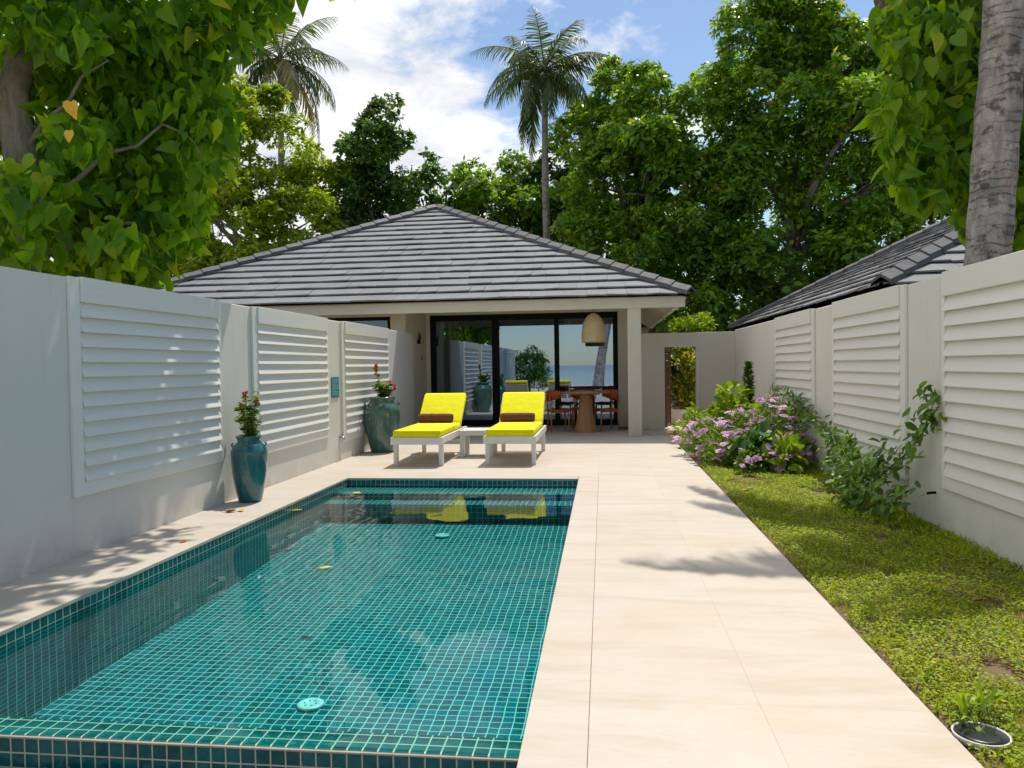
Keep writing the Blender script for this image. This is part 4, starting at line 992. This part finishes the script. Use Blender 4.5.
# ------------------------------------------------------------------ palms
def palm(label, base, top, r0, r1, nf, fl, mid=None, seed=1, ring=False, coco=5, elmin=-.75, dry=.2, path=None, hang0=.15, NL=44, bw=.85):
    rr = random.Random(seed); rn = np.random.default_rng(seed)
    t = tag(empty('coconut_palm',(base[0],base[1],0)), label, 'palm tree')
    off = Vector((-base[0],-base[1],0)); B=Vector(base);T=Vector(top); Mi=Vector(mid) if mid else B.lerp(T,.5)
    b = MB(); n = 60; pts=[]; rad=[]
    for i in range(n+1):
        u=i/n
        if path:
            q=u*(len(path)-1); k_=min(len(path)-2,int(q)); f_=q-k_; P4=[Vector(path[max(0,min(len(path)-1,k_+z_))]) for z_ in (-1,0,1,2)]
            p=.5*((2*P4[1])+(P4[2]-P4[0])*f_+(2*P4[0]-5*P4[1]+4*P4[2]-P4[3])*f_**2+(3*P4[1]-P4[0]-3*P4[2]+P4[3])*f_**3)
        else: p = B*(1-u)**2+Mi*2*u*(1-u)+T*u*u
        pts.append(p); rad.append((r0+(r1-r0)*u)*(1+(.35*math.exp(-u*14)))*(1+.025*math.sin(i*1.9)+.015*rr.uniform(-1,1)))
    b.tube(pts,rad,20,wob=.02); o=b.build('trunk',M['bark_palm'],t); o.location=off
    b = MB(); b.tube([T+Vector((0,0,-.25)),T,T+Vector((0,0,.45)),T+Vector((0,0,.9))],[r1*1.0,r1*1.25,r1*1.0,r1*.2],12,wob=.1); o=b.build('crown_shaft',M['bark_d'],t); o.location=off
    for k in range(coco):
        a = rr.uniform(0,2*PI); b=MB(); b.lathe([(.001,-.15),(.08,-.11),(.115,-.03),(.11,.05),(.06,.12),(.001,.14)],(0,0,0),12)
        o=b.build('coconut',M['coconut'],t); o.location=off+T+Vector((math.cos(a)*r1*2.1,math.sin(a)*r1*2.1,-.02-rr.uniform(0,.25)))
    for k in range(nf):
        u = (k+.5)/nf; el = 1.35-(1.35-elmin)*u**.9+rr.uniform(-.28,.28); az = k*2.39996+rr.uniform(-.5,.5)
        Lf = fl*rr.uniform(.72,1.12)*(1 if u>.12 else .75); S=18; p=T+Vector((0,0,.3)); rach=[p.copy()]; e_=el
        droop = rr.uniform(1.0,1.55)+.25*u
        for i in range(S):
            s=i/S; ee = el - droop*(s**1.5)
            ee = max(ee,-1.5); p = p+Vector((math.cos(az)*math.cos(ee),math.sin(az)*math.cos(ee),math.sin(ee)))*(Lf/S); rach.append(p.copy())
        b=MB(); b.tube(rach,[.035*(1-.9*i/S) for i in range(S+1)],5,False)
        C=[];D=[];N=[];L=[]; side=Vector((-math.sin(az),math.cos(az),0))
        for j in range(NL):
            s=.12+.88*j/NL; q=s*S; i=min(S-1,int(q)); c=rach[i].lerp(rach[i+1],q-i); d=(rach[i+1]-rach[i]).normalized(); up=side.cross(d); up = up if up.z>0 else -up
            ll = fl*.235*math.sin(PI*min(1,(s-.02)**.75))**.7*rr.uniform(.85,1.1)+.08
            for sg_ in (-1,1):
                hang = hang0+.75*u+rr.uniform(-.1,.25)
                dd = (side*sg_*(1.0-.25*s)+d*(.55+.5*s)-Vector((0,0,1))*hang).normalized()
                C.append(c);D.append(dd);N.append(up+Vector((0,0,.2)));L.append(ll)
        me = leaves('frond',np.array(C),np.array(D),np.array(N),np.array(L),'blade',bw)
        isdry = (u>1-dry) 
        o=link_mesh('frond',me,M['f_palm_dry' if isdry else 'f_palm'],t); o.location=off
        o2=b.build('rachis',M['f_palm_dry' if isdry else 'stem'],o)
    return t
palm('slim coconut palm rising behind the right slope of the villa roof', (-2.2,33,-.04), (-2.34,33,13.9), .17,.13, 24, 3.9, mid=(-2.45,33,7), seed=4, dry=.0, elmin=-.7, hang0=.5, bw=.62)
palm('coconut palm behind the yellowish tree at the upper left', (-16.2,37,-.04), (-15.9,37,16.8), .18,.14, 22, 4.6, seed=9, dry=.2, elmin=-.95, hang0=.65, bw=.6)
palm('thick leaning palm trunk just behind the right wall, its head out of the picture', (3.50,7.6,-.04), (4.8,10.5,9.6), .205,.15, 15, 4.1, hang0=1.15, bw=.8, NL=58, path=[(3.50,7.6,-.04),(3.53,7.6,1.6),(3.62,7.6,3.18),(3.74,7.65,4.75),(3.90,7.95,6.3),(4.3,9.0,8.0),(4.8,10.5,9.6)], seed=13)
# seen only as a reflection in the glass doors
palm('leaning palm trunk behind the camera, seen only as a reflection in the glass doors', (-.3,-6.0,-.04), (1.6,-7.5,8.5), .30,.16, 18, 3.0, mid=(-.1,-6.1,3.4), seed=21)
RB = [(-4.2,-5.2,1.3,1.0),(-4.9,-5,1.0,.9),(-3.5,-5.3,.8,.75),(-4.1,-5,2.1,.65),(-4.8,-5.4,1.8,.6)]
t = tag(empty('beach_shrub',(-4.2,-5.2,0)),'dark green shrub behind the camera, seen only as a reflection in the glass doors','shrub')
b = MB(); limbs(b,(-4.2,-5.2,-.04),RB,.06,(-4.2,-5.2,.5),5); o=b.build('trunk',M['bark_d'],t); o.location=(4.2,5.2,0)
c=crown_rosette('crown',RB,1100,8,.13,M['f_deep'],t); c.location=(4.2,5.2,0)
for (x,y,lb) in ((-6.6,-14,'yellow lounger behind the camera, left one in the reflection'),(-4.6,-14.2,'yellow lounger behind the camera, right one in the reflection')):
    c = copy_tree(l1); c.location=(x,y,0); c.rotation_euler=(0,0,PI); c['label']=lb

# ------------------------------------------------------------------ shrubs and flowers of the bed
def shrub(name, label, cat, blobs, n, L, mat, shape='oval', wide=1.0, stem=.010, group=None, up=.5):
    cx_,cy_ = blobs[0][0],blobs[0][1]
    t = tag(empty(name,(cx_,cy_,0)), label, cat, group); off=(-cx_,-cy_,0)
    P,o_ = blob_points(blobs,n,.25,1.08); P[:,2]=np.maximum(P[:,2],.015)
    D=o_+np.array([0,0,up])+rng.normal(0,.5,P.shape); N=np.array([0,0,1.])+o_*.4+rng.normal(0,.4,P.shape)
    c=link_mesh('leaves',leaves('leaves',P,D,N,L*rng.uniform(.6,1.25,n),shape,wide),mat,t); c.location=off
    b=MB()
    for k in range(max(8,len(blobs)*7)):
        q=R_.choice(blobs); e_=Vector(q[:3])+Vector((R_.gauss(0,1),R_.gauss(0,1),R_.gauss(0,1)))*q[3]*.45; s=Vector((cx_+(q[0]-cx_)*.4+R_.uniform(-.08,.08),cy_+(q[1]-cy_)*.4+R_.uniform(-.08,.08),-.04))
        b.tube([s,s.lerp(e_,.5)+Vector((R_.uniform(-.04,.04),R_.uniform(-.04,.04),.05)),e_],[stem,stem*.7,stem*.3],5)
    c=b.build('stem',M['stem'],t); c.location=off
    return t,off
def flowers(t, off, blobs, n, seed):
    """flower heads: copies of one small mesh of petals"""
    global FLW
    rr=np.random.default_rng(seed)
    P,o_=blob_points(blobs,n*3,.95,1.18,rr); keep=(o_[:,1]<.35)&(o_[:,2]>-.35); P=P[keep][:n]; o_=o_[keep][:n]
    for p,d in zip(P,o_):
        o=bpy.data.objects.new('flower_head',FLW); COL.objects.link(o); o.parent=t
        o.location=(p[0]+off[0],p[1]+off[1],max(.05,p[2])); o.rotation_euler=(rr.uniform(-.9,.3),rr.uniform(-.4,.4),rr.uniform(0,6)); s=rr.uniform(.7,1.25); o.scale=(s,s,s)
fc=[];fd=[];fn=[]
for k in range(9):
    a=k*2.4; r=.016*math.sqrt(k)*1.15; c0=np.array([r*math.cos(a),r*math.sin(a),.012-.25*r])
    for j in range(5):
        b_=j*2*PI/5+k; fc.append(c0); fd.append([math.cos(b_),math.sin(b_),.12]); fn.append([.1*math.cos(a),.1*math.sin(a),1])
FLW=leaves('flower_head',np.array(fc),np.array(fd,dtype=float),np.array(fn,dtype=float),np.full(len(fc),.030),'diamond',1.7); FLW.materials.append(M['pink'])
fb1=[(1.75,11.7,.25,.36),(1.62,12.3,.34,.30),(1.98,11.3,.20,.32),(1.45,12.7,.22,.24),(1.62,11.35,.10,.22)]
fb2=[(2.30,11.35,.22,.36),(2.42,10.85,.14,.28),(2.65,11.15,.25,.32),(2.05,10.75,.12,.24)]
fb3=[(2.35,12.2,.55,.38),(2.62,11.8,.68,.34),(2.15,12.4,.40,.36),(2.72,11.45,.62,.26)]
for fb,n,nf,lb,sd_ in ((fb1,2600,88,'pink flowering shrub spilling onto the path, nearest the doorway',3),(fb2,2400,84,'low pink flowering shrub in front, at the edge of the grass',5),(fb3,2300,92,'taller pink flowering shrub at the back against the right wall',8)):
    t,off=shrub('flowering_shrub',lb,'shrub',fb,n,.060,M['f_shrub'],group='pink flowering shrubs'); flowers(t,off,fb,nf,sd_)
shrub('leafy_shrub','lime green leafy shrub standing behind the pink flowers by the wall corner','shrub',[(2.28,13.45,.62,.30),(2.20,13.5,.92,.22),(2.45,13.3,.55,.26),(2.05,13.6,.50,.24)],520,.15,M['f_lime'],stem=.012)
shrub('leafy_shrub','small yellow-green shrub at the left end of the flower bed beside the doorway','shrub',[(1.66,14.0,.40,.27),(1.60,13.8,.62,.13),(1.85,13.6,.34,.25),(1.50,14.6,.22,.2)],620,.10,M['f_lime'],stem=.008)
shrub('leafy_shrub','plant with drooping dark green leaves in the middle of the pink flowers','shrub',[(2.05,11.05,.42,.17),(2.16,10.95,.34,.15)],90,.24,M['f_deep'],stem=.010,up=-.6)
shrub('leafy_shrub','small upright plant with bright lime leaves at the front of the flower bed','shrub',[(2.45,10.65,.30,.16),(2.40,10.6,.18,.15)],60,.20,M['f_lime'],stem=.008)
# columnar succulent
t=tag(empty('columnar_plant',(2.50,13.6,0)),'narrow upright dark green plant like a small column in the wall corner','plant')
b=MB(); b.tube([(0,0,-.04),(.01,0,.8),(0,.01,1.42)],[.035,.03,.012],9); b.build('stem',M['stem'],t)
n=900; zc=rng.uniform(.35,1.50,n); a=rng.uniform(0,2*PI,n); rr_=.085*np.clip((1.54-zc)/.35,.15,1)
C=np.stack([rr_*np.cos(a)*.6,rr_*np.sin(a)*.6,zc],1); D=np.stack([np.cos(a),np.sin(a),np.full(n,.9)],1)
link_mesh('leaves',leaves('leaves',C,D,D*np.array([-1,-1,1.])+.01,rng.uniform(.05,.09,n),'oval',1.0),M['f_deep'],t)
# vines
def vine(label, paths, nl, L, mat, origin, rad=.14):
    t=tag(empty('climbing_vine',origin),label,'vine'); off=-Vector(origin); b=MB(); C=[];D=[];N=[];Ls=[]
    for path,w in paths:
        pts=[Vector(p) for p in path]; b.tube(pts,[.011*(1-.7*i/(len(pts)-1)) for i in range(len(pts))],6)
        m=len(pts)-1
        for k in range(int(nl*w)):
            u=R_.uniform(0.05,1)*m; i=min(m-1,int(u)); c=pts[i].lerp(pts[i+1],u-i)+Vector((R_.gauss(0,rad*.55),R_.gauss(0,rad),R_.gauss(0,rad*.8))); c.x=min(c.x,2.91); c.z=max(c.z,.04)
            C.append(tuple(c)); a=R_.uniform(0,2*PI); D.append((-.5+R_.gauss(0,.5),R_.gauss(0,.6),-.45+R_.gauss(0,.45))); N.append((-.6+R_.gauss(0,.4),-.3+R_.gauss(0,.3),.9)); Ls.append(L*R_.uniform(.6,1.25))
    c=b.build('stem',M['stem'],t); c.location=off
    c=link_mesh('leaves',leaves('leaves',np.array(C),np.array(D),np.array(N),np.array(Ls),'oval',.95),mat,t); c.location=off
vine('leafy vine arching along the right wall from the pink flowers',[([(2.72,12.4,.0),(2.78,12.9,.75),(2.8,13.1,1.08),(2.82,12.6,1.08),(2.82,11.9,.98)],.6),([(2.82,11.9,.98),(2.82,11.3,.88),(2.82,10.7,.76),(2.80,10.2,.66)],1.0),([(2.80,10.2,.66),(2.75,9.7,.62),(2.7,9.35,.50),(2.64,9.1,.36),(2.6,9.0,.22)],1.0)],120,.10,M['f_vine'],(2.72,12.4,0),.085)
vine('bushy climbing plant at the foot of the right wall with one tall shoot',[([(2.50,8.0,-.04),(2.52,7.95,.2),(2.6,7.9,.45),(2.7,7.7,.62)],1.5),([(2.50,8.0,-.04),(2.5,8.2,.25),(2.58,8.4,.55),(2.6,8.5,.72)],1.2),([(2.5,7.95,-.04),(2.6,7.5,.2),(2.7,7.1,.35)],.9),([(2.55,8.0,0),(2.66,8.6,.3),(2.75,8.9,.55)],1.0),([(2.6,7.8,.3),(2.78,7.45,.62),(2.86,7.25,.85),(2.88,7.12,1.05),(2.88,7.08,1.22)],1.2)],100,.115,M['f_vine'],(2.5,8.0,0),.10)

# planting beyond the doorway
shrub('croton_shrub','shrub with yellow and red leaves seen through the garden doorway','shrub',[(2.14,19.99,1.50,.30),(2.17,20.08,.94,.34),(2.36,20.36,1.32,.30),(1.95,20.42,.67,.32),(2.2,19.93,.56,.37),(2.1,20.27,1.85,.2)],1300,.13,M['croton'],stem=.012)
shrub('dark_shrub','dark green shrub in the shade at the left of the garden doorway view','shrub',[(1.75,21.2,.9,.5),(1.7,21.4,1.6,.45),(2.4,21.6,1.4,.6),(2.9,21.4,.8,.5)],1500,.15,M['f_deep'],stem=.012)
shrub('leafy_bush','light green bush showing just above the garden wall','shrub',[(2.31,20.93,2.45,.33),(2.67,21.13,2.55,.30),(2.01,20.9,2.45,.24),(2.4,21.0,2.1,.4)],1200,.14,M['f_lime'],stem=.02)
kb=tag(empty('garden_kerb',(2.2,19.3,0)),'low white block wall seen through the garden doorway','kerb'); b=MB(); b.bbox(-.95,.75,0,.2,-.04,.30,.01); b.bbox(-.97,.77,-.02,.22,.301,.35,.008); b.build('block',M['plaster'],kb)

# ------------------------------------------------------------------ ground cover
def hfield(x,y): return .5+.5*np.sin(x*2.1+1.3*np.sin(y*1.1))*np.sin(y*1.35+.6)
n=120000
u=rng.random(n); y=1.6+(11.6-1.6)*u**1.7; x=rng.uniform(1.385,2.945,n)
bare=(np.sin(x*5.3+1.0)*np.sin(y*2.9+.4)+.55*np.sin(x*13+y*7)+.35*np.sin(x*23-y*17))>.98
bare|=(((x-1.78)/.26)**2+((y-9.75)/.42)**2<1)&(rng.random(n)<.75)
ul_d=np.hypot(x-1.474,y-3.19)
k=(~bare)&(ul_d>.105)&(rng.random(n)<.25+.75*np.clip((x-1.385)/.10,0,1)); x=x[k];y=y[k]; n=len(x)
nb=int(n*.42)
h=.008+.022*rng.random(n)+.045*np.clip(hfield(x*2.3,y*2.1+1),.2,1)*rng.random(n)
z=G0+.028+h
C=np.stack([x,y,z],1); a=rng.uniform(0,2*PI,n); D=np.stack([np.cos(a),np.sin(a),rng.uniform(-.25,.35,n)],1); N=np.array([0,0,1.])+rng.normal(0,.35,C.shape)
sz=rng.uniform(.010,.025,n)*(1+.04*np.clip(y-4,0,8))
me=leaves('ground_cover',C,D,N,sz,'diamond',1.5)
o=link_mesh('ground_cover',me,M['f_grass']); tag(o,'low leafy ground cover in the strip along the right wall','ground cover',kind='stuff')
n2=24000; y=1.6+9.8*rng.random(n2)**1.8; x=rng.uniform(1.39,2.94,n2); k=(np.hypot(x-1.474,y-3.19)>.12)&(hfield(x*1.7+2,y*1.4)>.25); x=x[k];y=y[k];n2=len(x)
C=np.stack([x,y,np.full(n2,G0+.02)],1); D=np.stack([rng.normal(0,.45,n2),rng.normal(0,.45,n2),np.ones(n2)],1); N=rng.normal(0,1,C.shape)
wall_near=np.clip((x-2.6)/.3,0,1)
me=leaves('grass',C,D,N,rng.uniform(.035,.085,n2)*(1+.5*wall_near),'blade',1.0); o=link_mesh('grass',me,M['f_grass']); tag(o,'grass blades growing through the ground cover along the path','grass',kind='stuff')
tag(sheet('garden_soil',1.374,2.949,-3.2,17.59,G0+.022,M['soil']),kind='structure')
t,off=shrub('weed','small weed with broad pale leaves growing over the ground light','weed',[(1.47,3.27,.035,.045),(1.56,3.42,.05,.07),(1.50,3.34,.05,.04)],40,.075,M['f_lime'],'blade',3.0,stem=.003)

# ------------------------------------------------------------------ world, sun, camera
SUN = Vector((.15,.45,1.0)).normalized()
w = bpy.data.worlds.new('World'); scene.world = w; w.use_nodes = True
nt = w.node_tree; nt.nodes.clear(); g = NT(nt)
sky = g.n('ShaderNodeTexSky'); sky.sky_type='NISHITA'; sky.sun_disc=False
sky.sun_elevation = math.asin(SUN.z); sky.sun_rotation = math.atan2(SUN.x,SUN.y); sky.altitude=0; sky.air_density=1.0; sky.dust_density=.3; sky.ozone_density=1.2
tc = g.n('ShaderNodeTexCoord').outputs['Generated']
sp = g.n('ShaderNodeSeparateXYZ'); g.l(tc, sp.inputs[0])
dz = g.math('ADD', g.math('MAXIMUM', sp.outputs[2], 0.0), .22)
cv = g.n('ShaderNodeCombineXYZ'); g.l(g.math('DIVIDE',sp.outputs[0],dz),cv.inputs[0]); g.l(g.math('DIVIDE',sp.outputs[1],dz),cv.inputs[1]); cv.inputs[2].default_value=CLOUD_SEED if 'CLOUD_SEED' in globals() else 3.7
nz = g.noise(cv.outputs[0], 1.5, 12, .62, .15)
nz2 = g.noise(cv.outputs[0], 4.0, 6, .6, .2)
dens = g.math('ADD', nz, g.math('MULTIPLY', g.math('SUBTRACT', nz2, .5), .22))
# more cloud low and to the left, clearer to the upper right
dens = g.math('ADD', dens, g.math('MULTIPLY', g.math('ADD', sp.outputs[0], .12), -.34))
dens = g.math('ADD', dens, g.math('MULTIPLY', g.math('MINIMUM', sp.outputs[1], 0.0), .25))
dens = g.math('ADD', dens, g.math('MULTIPLY', g.math('MAXIMUM', g.math('SUBTRACT', sp.outputs[2], .52), 0.0), .45))  # adds unseen cloud overhead to whiten the ambient light
cl = g.rng(dens, .45, .535)
ccol = g.mix(g.rng(nz2,.35,.65), (4.9,5.15,5.8), (8.3,8.2,8.0))
skyc = g.mix(g.math('MULTIPLY', cl, .96), sky.outputs[0], ccol)
bg = g.n('ShaderNodeBackground'); g.l(skyc,bg.inputs[0]); bg.inputs[1].default_value=.145
out = g.n('ShaderNodeOutputWorld'); g.l(bg.outputs[0],out.inputs[0])
sl = bpy.data.lights.new('sun','SUN'); sl.energy=4.1; sl.angle=math.radians(.53); sl.color=(1.0,.94,.84)
so = bpy.data.objects.new('sun',sl); COL.objects.link(so); so.rotation_euler = SUN.to_track_quat('Z','Y').to_euler(); so.location=(5,15,30)

cam = bpy.data.cameras.new('camera'); co = bpy.data.objects.new('camera',cam); COL.objects.link(co); scene.camera = co
yaw,pit,rol = .11932,.02363,-.01479
c_,s_ = math.cos(yaw),math.sin(yaw)
f=Vector((-s_,c_,0)); r=Vector((c_,s_,0)); up=Vector((0,0,1))
F=f*math.cos(pit)-up*math.sin(pit); U0=up*math.cos(pit)+f*math.sin(pit)
Rr=r*math.cos(rol)+U0*math.sin(rol); U=U0*math.cos(rol)-r*math.sin(rol)
mw = Matrix(((Rr.x,U.x,-F.x,0),(Rr.y,U.y,-F.y,0),(Rr.z,U.z,-F.z,1.5),(0,0,0,1))); co.matrix_world = mw
cam.sensor_width=36; cam.lens=761.7/1024*36; cam.clip_start=.05; cam.clip_end=6000
scene.view_settings.view_transform='Standard'; scene.view_settings.look='None'; scene.view_settings.exposure=0.0; scene.view_settings.gamma=1
try: scene.view_settings.use_curve_mapping=False
except Exception: pass
scene.cycles.max_bounces=8; scene.cycles.transparent_max_bounces=12; scene.cycles.diffuse_bounces=4; scene.cycles.glossy_bounces=4
scene.cycles.caustics_reflective=False; scene.cycles.caustics_refractive=False; scene.cycles.sample_clamp_indirect=4
